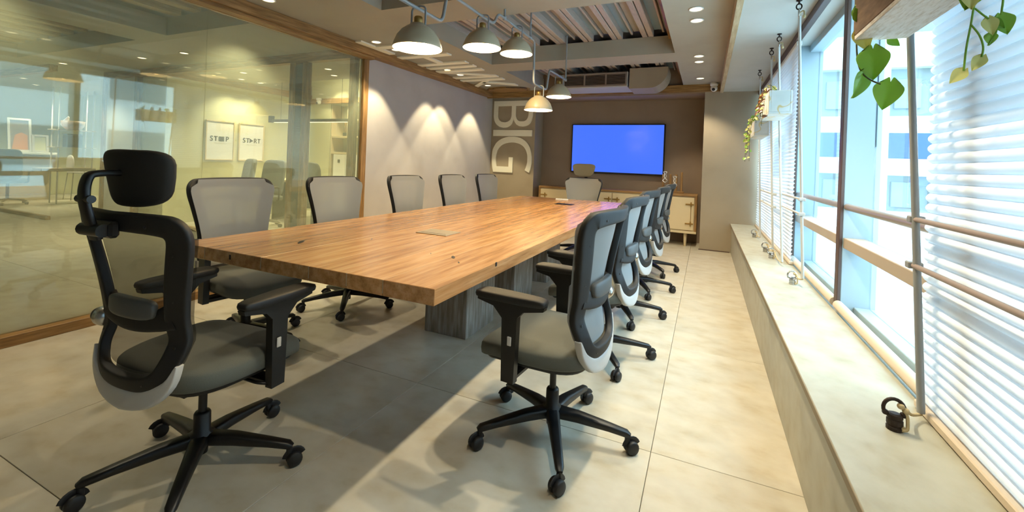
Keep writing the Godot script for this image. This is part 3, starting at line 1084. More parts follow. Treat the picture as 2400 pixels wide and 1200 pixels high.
# ---------------------------------------------------------------- table
func build_table() -> void:
	var t := thing("conference_table", "long conference table of warm oak planks on grey wooden blocks", "table", V(-1.59, 0, 3.4))
	var xs := [-2.34, -2.134, -1.743, -1.455, -1.252, -1.074, -0.845]
	for i in 6:
		var st := mb()
		bx(st, xs[i] + 1.59 + 0.0008, xs[i + 1] + 1.59 - 0.0008, 0.69, 0.75, -2.13, 2.15, 0.002)
		obj("plank", st, M.plank[i], t)
		if i:
			st = mb()
			bx(st, xs[i] + 1.59 - 0.0014, xs[i] + 1.59 + 0.0014, 0.700, 0.7492, -2.131, 2.149, 0.0)
			obj("seam_filler", st, M.filler, t)
	for d in [2.54, 3.33, 4.15]:
		var st := mb()
		bx(st, -0.175, 0.16, 0.0, 0.69, d - 3.4, d - 2.98, 0.004)
		obj("block_leg", st, M.greywood, t)
	# knots in the planks and a notch on the long edge
	for q in [[-1.895, 1.60, 0.045, 0.5], [-1.67, 1.87, 0.018, 0.3], [-1.192, 1.745, 0.016, 0.2], [-1.06, 1.735, 0.030, 0.5], [-0.985, 1.66, 0.018, 0.4], [-1.55, 3.2, 0.02, 0.3], [-2.02, 2.9, 0.02, 0.3], [-1.33, 4.1, 0.02, 0.3]]:
		var st := mb()
		cushion(st, V(q[0] + 1.59, 0.7502, q[1] - 3.4), Vector3(q[2] * q[3] * 0.55, 0.0006, q[2]), 1.0, 1.0, turned(Vector3.UP, 35), null, 4, 14)
		obj("knot", st, M.knot, t)
	var st := mb()
	cbox(st, V(-0.845 + 1.59, 0.742, 1.753 - 3.4), Vector3(0.004, 0.018, 0.014), 0.001)
	cbox(st, V(-1.95 + 1.59, 0.725, 1.27 - 3.4), Vector3(0.012, 0.022, 0.003), 0.001)
	obj("notch", st, M.knot, t)
	var p := thing("cable_box", "pale grey cable plate set in the near half of the table top", "cable plate", V(-1.50, 0.750, 2.27))
	st = mb()
	cbox(st, Vector3(0, 0.002, 0), Vector3(0.22, 0.004, 0.17), 0.001)
	obj("plate", st, mat(Color(0.60, 0.55, 0.47), 0.45), p)
	st = mb()
	cbox(st, Vector3(0, 0.0045, 0.05), Vector3(0.18, 0.002, 0.012), 0.0005)
	obj("cable_slot", st, M.rail, p)
	p = thing("cable_box", "small dark cable plate near the far end of the table", "cable plate", V(-1.46, 0.750, 4.77))
	st = mb()
	cbox(st, Vector3(0, 0.002, 0), Vector3(0.20, 0.004, 0.15), 0.001)
	obj("plate", st, M.dark_metal, p)
	st = mb()
	cbox(st, Vector3(0, 0.0045, 0.04), Vector3(0.16, 0.002, 0.012), 0.0005)
	obj("cable_slot", st, M.black, p)
	p = thing("remote_control", "slim white remote control at the far end of the table", "remote", V(-1.66, 0.750, 5.30), 0.2)
	st = mb()
	cbox(st, Vector3(0, 0.009, 0), Vector3(0.16, 0.018, 0.05), 0.005)
	obj("body", st, M.white, p)
	st = mb()
	for i in 3: cbox(st, Vector3(-0.05 + 0.03 * i, 0.019, 0), Vector3(0.012, 0.002, 0.02), 0.0005)
	obj("buttons", st, M.rail, p)

# ---------------------------------------------------------------- chairs
const BACK_W := [[0.43, 0.06], [0.45, 0.09], [0.48, 0.142], [0.53, 0.172], [0.60, 0.182], [0.67, 0.177], [0.75, 0.190], [0.86, 0.212], [0.95, 0.232], [0.985, 0.228], [1.0, 0.20]]
func back_w(y: float) -> float:
	for i in BACK_W.size() - 1:
		if y <= BACK_W[i + 1][0]:
			return lerpf(BACK_W[i][1], BACK_W[i + 1][1], clampf((y - BACK_W[i][0]) / (BACK_W[i + 1][0] - BACK_W[i][0]), 0, 1))
	return 0.2

func back_z(x: float, y: float) -> float:   # depth of the backrest: lumbar forward, wings forward
	var z: float
	if y < 0.60: z = lerpf(0.205, 0.195, (y - 0.36) / 0.24) + 0.02 * sin(clampf((y - 0.36) / 0.24, 0, 1) * PI)
	else: z = 0.195 + 0.075 * pow((y - 0.60) / 0.4, 1.4)
	return z - 0.9 * x * x

var back_drop := 0.0
var back_shift := 0.0
var screw: ArrayMesh
func bp(x: float, y: float, dz := 0.0) -> Vector3:
	return Vector3(x, y - back_drop * clampf((y - 0.38) / 0.6, 0, 1.1), back_z(x, y) + dz + back_shift)

# sitter looks along -z; knob +1 or -1 gives the side of the lumbar knob
func make_chair(called: String, with_head: bool, knob: float, dark: bool) -> Node3D:
	var t := thing(called, "", "chair", Vector3.ZERO)
	back_shift = 0.04 if with_head and dark else 0.0
	back_drop = 0.03 if with_head and dark else 0.0
	# seat
	var st := mb()
	var bend := func(p: Vector3) -> Vector3:
		var f := clampf((-p.z - 0.10) / 0.15, 0, 1)
		p.y -= 0.045 * f * f
		var r := clampf((absf(p.x) - 0.14) / 0.12, 0, 1)
		if p.y > 0: p.y += 0.010 * r - 0.012 * r * r
		p.x *= 1.0 - 0.12 * clampf((p.z - 0.05) / 0.2, 0, 1)
		return p
	cushion(st, Vector3(0, 0.43, -0.035), Vector3(0.255, 0.045, 0.25), 0.45, 0.5, Basis(), bend, 16, 40)
	obj("seat", st, M.fabric, t)
	st = mb()
	cushion(st, Vector3(0, 0.395, -0.03), Vector3(0.235, 0.022, 0.225), 0.5, 0.45, Basis(), bend, 8, 32)
	obj("seat_shell", st, M.black_soft, t)
	st = mb()
	cbox(st, Vector3(0, 0.357, 0.0), Vector3(0.17, 0.05, 0.26), 0.012)
	cbox(st, Vector3(0, 0.375, 0.14), Vector3(0.10, 0.035, 0.16), 0.01)
	obj("tilt_mechanism", st, M.black, t)
	st = mb()
	tube(st, round_path([Vector3(0.08, 0.36, -0.03), Vector3(0.24, 0.355, -0.03), Vector3(0.27, 0.345, -0.06)], 0.03), 0.006, 6)
	cbox(st, Vector3(0.272, 0.345, -0.07), Vector3(0.02, 0.012, 0.05), 0.004)
	obj("tilt_lever", st, M.black, t)
	# back frame: a closed rounded loop, a cross band and a lower spine
	st = mb()
	var half := [[0.0, 0.452], [0.09, 0.456], [0.14, 0.480], [0.172, 0.535], [0.181, 0.60], [0.175, 0.67], [0.186, 0.76], [0.208, 0.86], [0.228, 0.945], [0.217, 0.985], [0.175, 0.998]]
	var loop := []
	for q in half: loop.append(bp(q[0], q[1]))
	loop.append(bp(0, 1.004))
	for i in range(half.size() - 1, 0, -1): loop.append(bp(-half[i][0], half[i][1]))
	sweep(st, spline(loop, 4, true), [0.050, 0.056, 0.070, 0.078, 0.074, 0.056, 0.074, 0.078, 0.070, 0.056, 0.050], [0.031], Vector3(0, -0.16, 1), true, 20, 1.8, 0.38)
	sweep(st, spline([bp(-0.165, 0.685), bp(-0.10, 0.660), bp(0, 0.648), bp(0.10, 0.660), bp(0.165, 0.685)], 4), [0.09, 0.066, 0.060, 0.066, 0.09], [0.026], Vector3(0, 0.1, 1), false, 20, 1.8, 0.4)
	obj("back_frame", st, M.black_soft, t)
	# small screw heads on the rear of the frame
	if screw == null:
		st = mb()
		lathe(st, [Vector2(0.0055, -0.002), Vector2(0.0055, 0.0006), Vector2(0.004, 0.001), Vector2(0.0, 0.0004)], 8, Transform3D(Basis(Vector3.RIGHT, PI / 2), Vector3.ZERO))
		screw = done(st, M.black)
	for q in [[0.15, 0.992], [0.212, 0.90], [0.185, 0.74], [0.182, 0.58], [0.10, 0.458]]:
		for s in [-1.0, 1.0]: put("screw", screw, t, Transform3D(Basis(), bp(q[0] * s, q[1], 0.0155)))
	# net in front of the frame
	st = mb()
	var rows := []
	for i in 25:
		var y := lerpf(0.48, 1.024, i / 24.0)
		var w := back_w(y) + 0.024 - 0.022 * clampf((y - 0.975) / 0.04, 0, 1)
		var row := []
		for j in 17:
			var x := lerpf(-w, w, j / 16.0)
			row.append(bp(x, y, -0.024 - 0.005 * clampf((y - 0.9) / 0.08, 0, 1) + 0.005 * (1.0 - pow(absf(x) / w, 4.0))))
		rows.append(row)
	grid(st, rows)
	obj("net_panel", st, M.mesh_dark if dark else M.mesh, t)
	# lumbar pad, pale lower trim, knob
	st = mb()
	cushion(st, bp(0, 0.70, 0.008), Vector3(0.115, 0.034, 0.016), 0.5, 0.5, Basis(), func(p): p.z -= 0.9 * p.x * p.x; return p)
	obj("lumbar_pad", st, M.lumbar, t)
	st = mb()
	var lo := []
	for q in [[-0.203, 0.525], [-0.180, 0.462], [-0.11, 0.410], [0, 0.393], [0.11, 0.410], [0.180, 0.462], [0.203, 0.525]]: lo.append(bp(q[0], q[1], 0.004))
	sweep(st, spline(lo, 4), [0.008, 0.034, 0.060, 0.070, 0.060, 0.034, 0.008], [0.034], Vector3(0, 0.1, 1), false, 20, 1.8, 0.4)
	obj("back_trim", st, M.trim_grey, t)
	var kb := Transform3D(Basis(Vector3.FORWARD, PI / 2 * knob), bp(0.238 * knob, 0.612, 0.012))
	st = mb()
	lathe(st, [Vector2(0.0, -0.03), Vector2(0.030, -0.03), Vector2(0.034, -0.015), Vector2(0.034, 0.010), Vector2(0.026, 0.014), Vector2(0.0, 0.014)], 20, kb)
	var ko := obj("lumbar_knob", st, M.metal, t)
	st = mb()
	lathe(st, [Vector2(0.024, 0.012), Vector2(0.026, 0.016), Vector2(0.026, 0.032), Vector2(0.024, 0.034), Vector2(0.0, 0.034)], 20, kb)
	obj("knob_grip", st, M.black, ko)
	st = mb()
	lathe(st, [Vector2(0.024, 0.034), Vector2(0.023, 0.040), Vector2(0.0, 0.042)], 20, kb)
	obj("knob_cap", st, M.frame_tan if dark else M.white, ko)
	# arm rests
	for s in [-1.0, 1.0]:
		st = mb()
		var poly := PackedVector2Array([Vector2(-0.028, 0.335), Vector2(0.028, 0.335), Vector2(0.034, 0.594), Vector2(0.06, 0.622), Vector2(0.145, 0.640), Vector2(0.15, 0.656), Vector2(-0.15, 0.656), Vector2(-0.15, 0.640), Vector2(-0.075, 0.625), Vector2(-0.034, 0.584)])
		prism(st, poly, 0.032, Transform3D(Basis(Vector3(0, 0, 1), Vector3.UP, Vector3(-1, 0, 0)), Vector3(0.275 * s + 0.016, 0, -0.075)))
		cbox(st, Vector3(0.20 * s, 0.35, -0.075), Vector3(0.17, 0.028, 0.05), 0.008)
		var ar := obj("armrest", st, M.black, t)
		st = mb()
		cushion(st, Vector3(0.278 * s, 0.669, -0.075), Vector3(0.043, 0.017, 0.155), 0.45, 0.35, Basis(), func(p): p.x *= 1.0 - 0.25 * clampf(p.z / 0.155, 0, 1); return p, 10, 28)
		obj("arm_pad", st, M.black_soft, ar)
		st = mb()
		cbox(st, Vector3((0.275 + 0.018) * s, 0.50, -0.070), Vector3(0.006, 0.036, 0.018), 0.002)
		obj("button", st, M.trim_grey, ar)
	# head rest on a curved arm
	if with_head:
		st = mb()
		var top := bp(0, 1.0)
		sweep(st, spline([top + Vector3(0, -0.05, 0.036), top + Vector3(0, 0.02, 0.058), top + Vector3(0, 0.085, 0.070), top + Vector3(0, 0.135, 0.064), top + Vector3(0, 0.150, 0.045), top + Vector3(0, 0.152, -0.02)], 4), [0.046, 0.042, 0.038, 0.032], [0.020], Vector3(0, 0, 1), false, 12)
		cbox(st, top + Vector3(0, -0.02, 0.02), Vector3(0.12, 0.05, 0.03), 0.008)
		tube(st, [top + Vector3(-0.032, 0.075, 0.067), top + Vector3(0.032, 0.075, 0.067)], 0.012, 10)
		tube(st, [top + Vector3(-0.05, -0.02, 0.045), top + Vector3(0.05, -0.02, 0.045)], 0.02, 12)
		obj("headrest_arm", st, M.black, t)
		st = mb()
		cushion(st, top + Vector3(0, 0.135, -0.045), Vector3(0.150, 0.092, 0.030), 0.5, 0.55, turned(Vector3.RIGHT, 6), func(p): p.z -= 1.6 * p.x * p.x; p.x *= 1.0 + 0.14 * clampf(p.y / 0.085, -1, 1); return p, 14, 32)
		obj("headrest", st, M.head_fabric if dark else M.head_pale, t)
	# gas lift and five-star base
	st = mb()
	tube(st, [Vector3(0, 0.19, 0), Vector3(0, 0.345, 0)], 0.0145, 14)
	obj("gas_piston", st, M.black, t)
	st = mb()
	lathe(st, [Vector2(0, 0.055), Vector2(0.022, 0.055), Vector2(0.024, 0.085), Vector2(0.046, 0.092), Vector2(0.044, 0.130), Vector2(0.029, 0.140), Vector2(0.028, 0.205), Vector2(0.024, 0.212), Vector2(0, 0.212)], 20)
	obj("base_hub", st, M.black, t)
	var base := Node3D.new()
	base.name = "star_base"
	t.add_child(base)
	for k in 5:
		var a := TAU * k / 5.0
		var dir := Vector3(cos(a), 0, sin(a))
		st = mb()
		sweep(st, [dir * 0.02 + Vector3.UP * 0.112, dir * 0.12 + Vector3.UP * 0.108, dir * 0.25 + Vector3.UP * 0.093, dir * 0.322 + Vector3.UP * 0.082, dir * 0.336 + Vector3.UP * 0.074], [0.062, 0.05, 0.040, 0.034, 0.022], [0.044, 0.042, 0.030, 0.026, 0.018], Vector3.UP)
		obj("leg", st, M.black, base)
		var side := Vector3(-dir.z, 0, dir.x)
		st = mb()
		var roll: Vector3 = dir.rotated(Vector3.UP, [0.6, -0.9, 0.4, 1.3, -0.3][k])
		var ax := roll.cross(Vector3.UP).normalized()
		var cc := dir * 0.332 + roll * 0.012 + Vector3.UP * 0.0275
		tube(st, [dir * 0.326 + Vector3.UP * 0.04, dir * 0.326 + Vector3.UP * 0.078], 0.011, 10)
		var wb := Basis(roll, ax, roll.cross(ax))
		for s in [-1.0, 1.0]:
			var prof := [Vector2(0.0, 0.004), Vector2(0.026, 0.004), Vector2(0.0275, 0.007), Vector2(0.0275, 0.018), Vector2(0.024, 0.023), Vector2(0.008, 0.025), Vector2(0, 0.025)]
			lathe(st, prof, 18, Transform3D(Basis(roll, ax * s, roll.cross(ax * s)), cc))
		var arc := []
		for i in 9: arc.append(cc + (roll * cos(PI * 0.1 + PI * 0.85 * i / 8.0) + Vector3.UP * sin(PI * 0.1 + PI * 0.85 * i / 8.0)) * 0.029)
		sweep(st, arc, [0.03], [0.005], Vector3.UP.cross(ax) + Vector3(0.001, 0, 0) if false else ax, false, 8)
		obj("caster", st, M.rubber, base)
	return t

func build_chairs() -> void:
	var a := make_chair("mesh_office_chair", false, 1.0, false)
	var mids := [[-0.585, 1.84], [-0.60, 2.76], [-0.61, 3.60], [-0.59, 4.42], [-0.59, 5.28]]
	var tl := ["nearest of the black mesh chairs on the window side of the table", "second mesh chair from the front on the window side of the table", "third mesh chair from the front, middle of the window side row", "fourth mesh chair from the front on the window side of the table", "farthest mesh chair on the window side, before the sideboard"]
	var bt := [5.0, 16.0, 10.0, 9.0, 20.0]
	for i in 5:
		var c := a if i == 0 else dup(a, Vector3.ZERO, 0)
		c.position = V(mids[i][0], 0, mids[i][1])
		c.rotation.y = deg_to_rad([85.0, 84.0, 83.0, 85.0, 84.0][i])
		c.get_node("star_base").rotation.y = deg_to_rad(bt[i] - 84.0)
		tag(c, tl[i], "chair", "mesh chairs on the window side")
	var ml := [[-2.62, 1.82], [-2.60, 2.66], [-2.60, 3.60], [-2.58, 4.46], [-2.58, 5.34]]
	var ll := ["nearest grey mesh chair on the glass side, left behind the headrest chair", "second grey mesh chair on the glass side, before the wood post", "third grey mesh chair on the glass side, before the lit wall", "fourth grey mesh chair on the glass side, before the lit wall", "farthest grey mesh chair on the glass side, beside the BIG panel"]
	for i in 5:
		var c := dup(a, V(ml[i][0], 0, ml[i][1]), deg_to_rad([-97.0, -96.0, -94.0, -94.0, -95.0][i]), ll[i], "mesh chairs on the glass side")
		c.get_node("star_base").rotation.y = deg_to_rad([110.0, 116.0, 120.0, 100.0, 130.0][i])
	var h := make_chair("headrest_office_chair", true, -1.0, true)
	h.position = V(-1.715, 0.0, 1.035)
	h.rotation.y = deg_to_rad(4)
	h.get_node("star_base").rotation.y = deg_to_rad(24)
	tag(h, "large black office chair with headrest at the near end of the table", "chair")
	var e := make_chair("headrest_office_chair", true, -1.0, false)
	e.position = V(-1.55, 0, 5.72)
	e.rotation.y = PI
	tag(e, "pale olive headrest chair at the far end under the screen", "chair")

# ---------------------------------------------------------------- the end wall
func build_end_wall() -> void:
	var st := mb()
	bx(st, -3.75, -2.86, 0, 2.9, 7.35, 8.0)
	struct("wall_panel", st, M.panel, "taupe wall panel carrying the word BIG")
	st = mb()
	bx(st, -2.86, 0.0, 0, 2.9, 7.75, 8.0)
	struct("wall_front", st, M.niche, "brown back wall of the niche behind the screen")
	st = mb()
	bx(st, -2.86, -0.05, 2.37, 2.88, 7.20, 7.75)
	struct("wall_bulkhead", st, M.niche)
	st = mb()
	bx(st, -0.05, 0.95, 0, 2.9, 7.15, 8.0)
	struct("wall_pillar", st, M.pillar, "plain beige pillar right of the screen niche")
	st = mb()
	bx(st, -0.06, 0.36, 0, 0.012, 7.135, 7.15, 0.001)
	struct("baseboard_pillar", st, M.cap)
	# screen
	var t := thing("wall_screen", "large wall screen glowing plain blue", "screen", V(-1.45, 1.515, 7.70))
	st = mb()
	cbox(st, Vector3(0, 0, 0), Vector3(1.62, 0.88, 0.06), 0.008)
	obj("bezel", st, M.black, t)
	st = mb()
	cbox(st, Vector3(0, 0.005, 0.0305), Vector3(1.58, 0.835, 0.003), 0.001)
	obj("display", st, M.tv, t)
	st = mb()
	cbox(st, Vector3(0, -0.05, -0.035), Vector3(0.5, 0.4, 0.03), 0.004)
	obj("wall_mount", st, M.dark_metal, t)
	var al := AreaLight3D.new()
	al.name = "screen_light"
	t.add_child(al)
	al.area_size = Vector2(1.55, 0.82)
	al.light_color = Color(0.30, 0.38, 1.0)
	al.light_energy = 0.5
	al.area_range = 10.0
	al.shadow_enabled = true
	al.position = Vector3(0, 0, 0.05)
	al.rotation.y = PI
	# sideboard
	var s := thing("sideboard", "long cream sideboard with wooden top and brass latches under the screen", "sideboard", V(-1.41, 0, 7.47))
	st = mb()
	bx(st, -1.31, 1.31, 0.78, 0.815, -0.19, 0.18)
	obj("top", st, M.trim_x, s)
	st = mb()
	bx(st, -1.30, 1.28, 0.24, 0.78, -0.165, 0.18)
	obj("body", st, M.cream, s)
	for x in [-1.30, 1.285]:
		st = mb()
		bx(st, x - 0.012, x + 0.025, 0.225, 0.79, -0.185, 0.18)
		obj("side_panel", st, M.trim_y, s)
	st = mb()
	bx(st, -1.31, 1.31, 0.205, 0.24, -0.19, 0.18)
	obj("bottom_board", st, M.cream, s)
	var w := 0.638
	for i in 4:
		var x := -1.28 + w * (i + 0.5)
		st = mb()
		cbox(st, V(x, 0.51, -0.176), Vector3(w - 0.012, 0.51, 0.02), 0.006)
		var dr := obj("door", st, M.cream, s)
		st = mb()
		var hx := x + (w / 2 - 0.07) * (1 if i % 2 else -1)
		for y in [0.36, 0.66]:
			cbox(st, V(hx, y, -0.19), Vector3(0.12, 0.022, 0.012), 0.003)
			cbox(st, V(hx + 0.02, y, -0.196), Vector3(0.02, 0.075, 0.012), 0.003)
		tube(st, [V(hx + 0.02, 0.34, -0.193), V(hx + 0.02, 0.68, -0.193)], 0.004, 6)
		obj("brass_latch", st, M.brass, dr)
	for x in [-1.15, 0.0, 1.15]:
		for d in [-0.12, 0.12]:
			st = mb()
			lathe(st, [Vector2(0.0, 0.0), Vector2(0.02, 0.0), Vector2(0.018, 0.02), Vector2(0.026, 0.205), Vector2(0, 0.205)], 14, Transform3D(Basis(), V(x, 0, d)))
			obj("leg", st, M.cream, s)
	# carved figures in a wooden rack on the sideboard
	var r := thing("figure_rack", "small brown wooden rack with two white wire figures on the sideboard", "ornament", V(-0.50, 0.815, 7.50))
	for x in [-0.13, -0.02, 0.07, 0.15]:
		st = mb()
		cbox(st, Vector3(x, 0.15 if x < 0.1 else 0.17, 0), Vector3(0.035, 0.30 if x < 0.1 else 0.34, 0.05), 0.004)
		obj("upright", st, M.trim_y, r)
	st = mb()
	cbox(st, Vector3(0.01, 0.015, 0), Vector3(0.36, 0.03, 0.12), 0.004)
	obj("base", st, M.trim_x, r)
	for q in [[-0.10, 0.25], [0.05, 0.18]]:
		st = mb()
		var pts := []
		for i in 28:
			var a := TAU * i / 28.0
			pts.append(Vector3(q[0] + 0.022 * sin(2 * a) + 0.012 * sin(5 * a), q[1] + 0.09 * cos(a), 0.04 + 0.02 * sin(3 * a)))
		tube(st, pts, 0.0075, 6, false, true)
		obj("wire_figure", st, M.white, r)
	# duct and air unit in the far coffer
	var u := thing("air_duct_unit", "grey air conditioning duct with a slotted grille in the far coffer", "air conditioner", V(-1.5, 2.5, 6.8))
	st = mb()
	bx(st, -0.62, 0.395, -0.095, 0.13, -0.25, 0.28, 0.006)
	obj("body", st, M.soffit, u)
	st = mb()
	bx(st, -0.60, 0.385, -0.085, -0.06, -0.268, -0.25)
	bx(st, -0.60, 0.385, 0.095, 0.12, -0.268, -0.25)
	for x in [-0.60, -0.27, 0.06, 0.36]: bx(st, x, x + 0.025, -0.06, 0.095, -0.266, -0.25)
	obj("grille_frame", st, M.rail, u)
	st = mb()
	bx(st, -0.58, 0.37, -0.06, 0.095, -0.253, -0.248, 0.0)
	obj("grille_recess", st, M.black, u)
	for i in 7:
		st = mb()
		cbox(st, V(-0.10, -0.05 + 0.022 * i, -0.257), Vector3(0.94, 0.004, 0.016), 0.001, turned(Vector3.RIGHT, 25))
		obj("louvre", st, M.rail, u)
	st = mb()
	var poly := PackedVector2Array([Vector2(0.42, 0.17), Vector2(0.42, -0.13)])
	for i in 9:
		var a := -PI / 2 + PI / 2 * i / 8.0
		poly.append(Vector2(0.70 + 0.26 * cos(a), 0.13 + 0.26 * sin(a)))
	poly.append(Vector2(0.96, 0.17))
	prism(st, poly, 0.52, Transform3D(Basis(), V(0, 0, 0.27)))
	obj("duct_elbow", st, M.pillar, u)
	for x in [-0.5, 0.7]:
		st = mb()
		tube(st, [V(x, 0.12, 0.1), V(x, 0.36, 0.1)], 0.006, 6)
		obj("hanger_rod", st, M.dark_metal, u)
	dome_camera(V(0.07, 2.415, 7.02), "white dome security camera on the end trim beside the pillar", 0.085, true)

func dome_camera(at: Vector3, label: String, up := 0.085, back := false) -> void:
	var t := thing("dome_camera", label, "security camera", at)
	var st := mb()
	lathe(st, [Vector2(0, 0.035), Vector2(0.05, 0.035), Vector2(0.055, 0.06), Vector2(0.05, up), Vector2(0, up)], 20)
	obj("base", st, M.white, t)
	st = mb()
	cushion(st, Vector3.ZERO, Vector3(0.048, 0.048, 0.048), 1.0, 1.0)
	obj("ball", st, M.white, t)
	st = mb()
	lathe(st, [Vector2(0.022, 0.0), Vector2(0.022, 0.012), Vector2(0.0, 0.014)], 16, Transform3D(Basis(Vector3.RIGHT, PI / 2 + 0.5), Vector3(-0.008, -0.02, 0.036)))
	obj("lens", st, M.black, t)

# ---------------------------------------------------------------- pendants
func build_pendants() -> void:
	var x := -1.6
	var pipe := thing("pendant_pipe", "bent grey steel pipe under the ceiling that carries five dome lamps", "pipe", V(x, 2.4, 3.2))
	var at := func(y: float, d: float) -> Vector3: return Vector3(0, y - 2.4, -(d - 3.2))
	var st := mb()
	tube(st, round_path([at.call(2.10, 0.7), at.call(2.10, 2.37), at.call(2.313, 2.42), at.call(2.313, 3.10), at.call(2.424, 3.18), at.call(2.424, 4.0), at.call(2.003, 4.02), at.call(2.003, 4.40), at.call(2.235, 4.47), at.call(2.24, 5.08)], 0.05), 0.0115, 10)
	obj("run", st, M.pipe, pipe)
	for q in [[2.10, 0.72], [2.313, 2.45], [2.424, 3.30], [2.424, 3.89], [2.24, 5.07]]:
		st = mb()
		tube(st, [at.call(q[0], q[1]), at.call(2.86 if q[1] < 2.9 or q[1] > 3.45 else 2.5, q[1])], 0.0095, 8)
		obj("drop_rod", st, M.pipe, pipe)
		st = mb()
		lathe(st, [Vector2(0, -0.018), Vector2(0.016, -0.016), Vector2(0.018, 0), Vector2(0.016, 0.016), Vector2(0, 0.018)], 12, Transform3D(Basis(), at.call(q[0], q[1])))
		obj("joint", st, M.pipe, pipe)
	var lamps := [[1.862, 2.10, 2.12], [2.072, 2.313, 2.92], [2.185, 2.424, 3.57], [1.755, 2.003, 4.18], [1.992, 2.237, 4.83]]
	var names := ["nearest and largest dome pendant lamp over the table", "second dome pendant lamp from the front", "third dome pendant lamp, close behind the second", "lowest dome pendant lamp, hanging before the BIG panel", "farthest dome pendant lamp, small, left of the screen"]
	var proto: Node3D
	for i in 5:
		var q: Array = lamps[i]
		var t: Node3D
		if i == 0:
			t = thing("dome_pendant", "", "pendant lamp", Vector3.ZERO)
			proto = t
			st = mb()
			lathe(st, [Vector2(0.146, 0.0), Vector2(0.148, 0.004), Vector2(0.140, 0.03), Vector2(0.124, 0.07), Vector2(0.098, 0.105), Vector2(0.066, 0.130), Vector2(0.05, 0.137), Vector2(0.048, 0.146), Vector2(0.0, 0.147)], 36)
			obj("shade", st, M.shade, t)
			st = mb()
			lathe(st, [Vector2(0.145, 0.0005), Vector2(0.136, 0.03), Vector2(0.120, 0.068), Vector2(0.094, 0.102), Vector2(0.062, 0.126), Vector2(0.0, 0.134)], 36)
			obj("shade_lining", st, M.shade_in, t)
			st = mb()
			lathe(st, [Vector2(0.0, 0.147), Vector2(0.026, 0.147), Vector2(0.026, 0.185), Vector2(0.022, 0.192), Vector2(0.0, 0.193)], 18)
			obj("socket_cap", st, M.brass, t)
			st = mb()
			tube(st, round_path([Vector3(0.05, 0.140, 0), Vector3(0.05, 0.246, 0), Vector3(0, 0.258, 0), Vector3(-0.05, 0.246, 0), Vector3(-0.05, 0.140, 0)], 0.04, 6), 0.006, 8)
			obj("hanger_loop", st, M.pipe, t)
			st = mb()
			cushion(st, Vector3(0, 0.05, 0), Vector3(0.032, 0.04, 0.032), 1.0, 1.0)
			obj("bulb", st, M.bulb, t)
			st = mb()
			tube(st, [Vector3(0, 0.08, 0), Vector3(0, 0.13, 0)], 0.018, 10)
			obj("bulb_socket", st, M.white, t)
			omni(t, Vector3(0, 0.05, 0), 0.85, Color(1.0, 0.88, 0.66), 0.03)
		else:
			t = dup(proto, Vector3.ZERO, 0)
		t.position = V(x, q[0], q[2])
		tag(t, names[i], "pendant lamp", "dome pendant lamps on the pipe")

# ---------------------------------------------------------------- wall and ceiling letters
func fit_text(ch: String, parent: Node, size: Vector2, depth: float) -> MeshInstance3D:   # a letter fitted to width and height, centred
	var tm := text_mesh(ch, 0.5, depth, M.letter)
	var bb := tm.get_aabb()
	var s := Vector3(size.x / bb.size.x, size.y / bb.size.y, 1)
	var c := bb.get_center()
	return put("face", tm, parent, Transform3D(Basis.from_scale(s), Vector3(-c.x * s.x, -c.y * s.y, 0)))

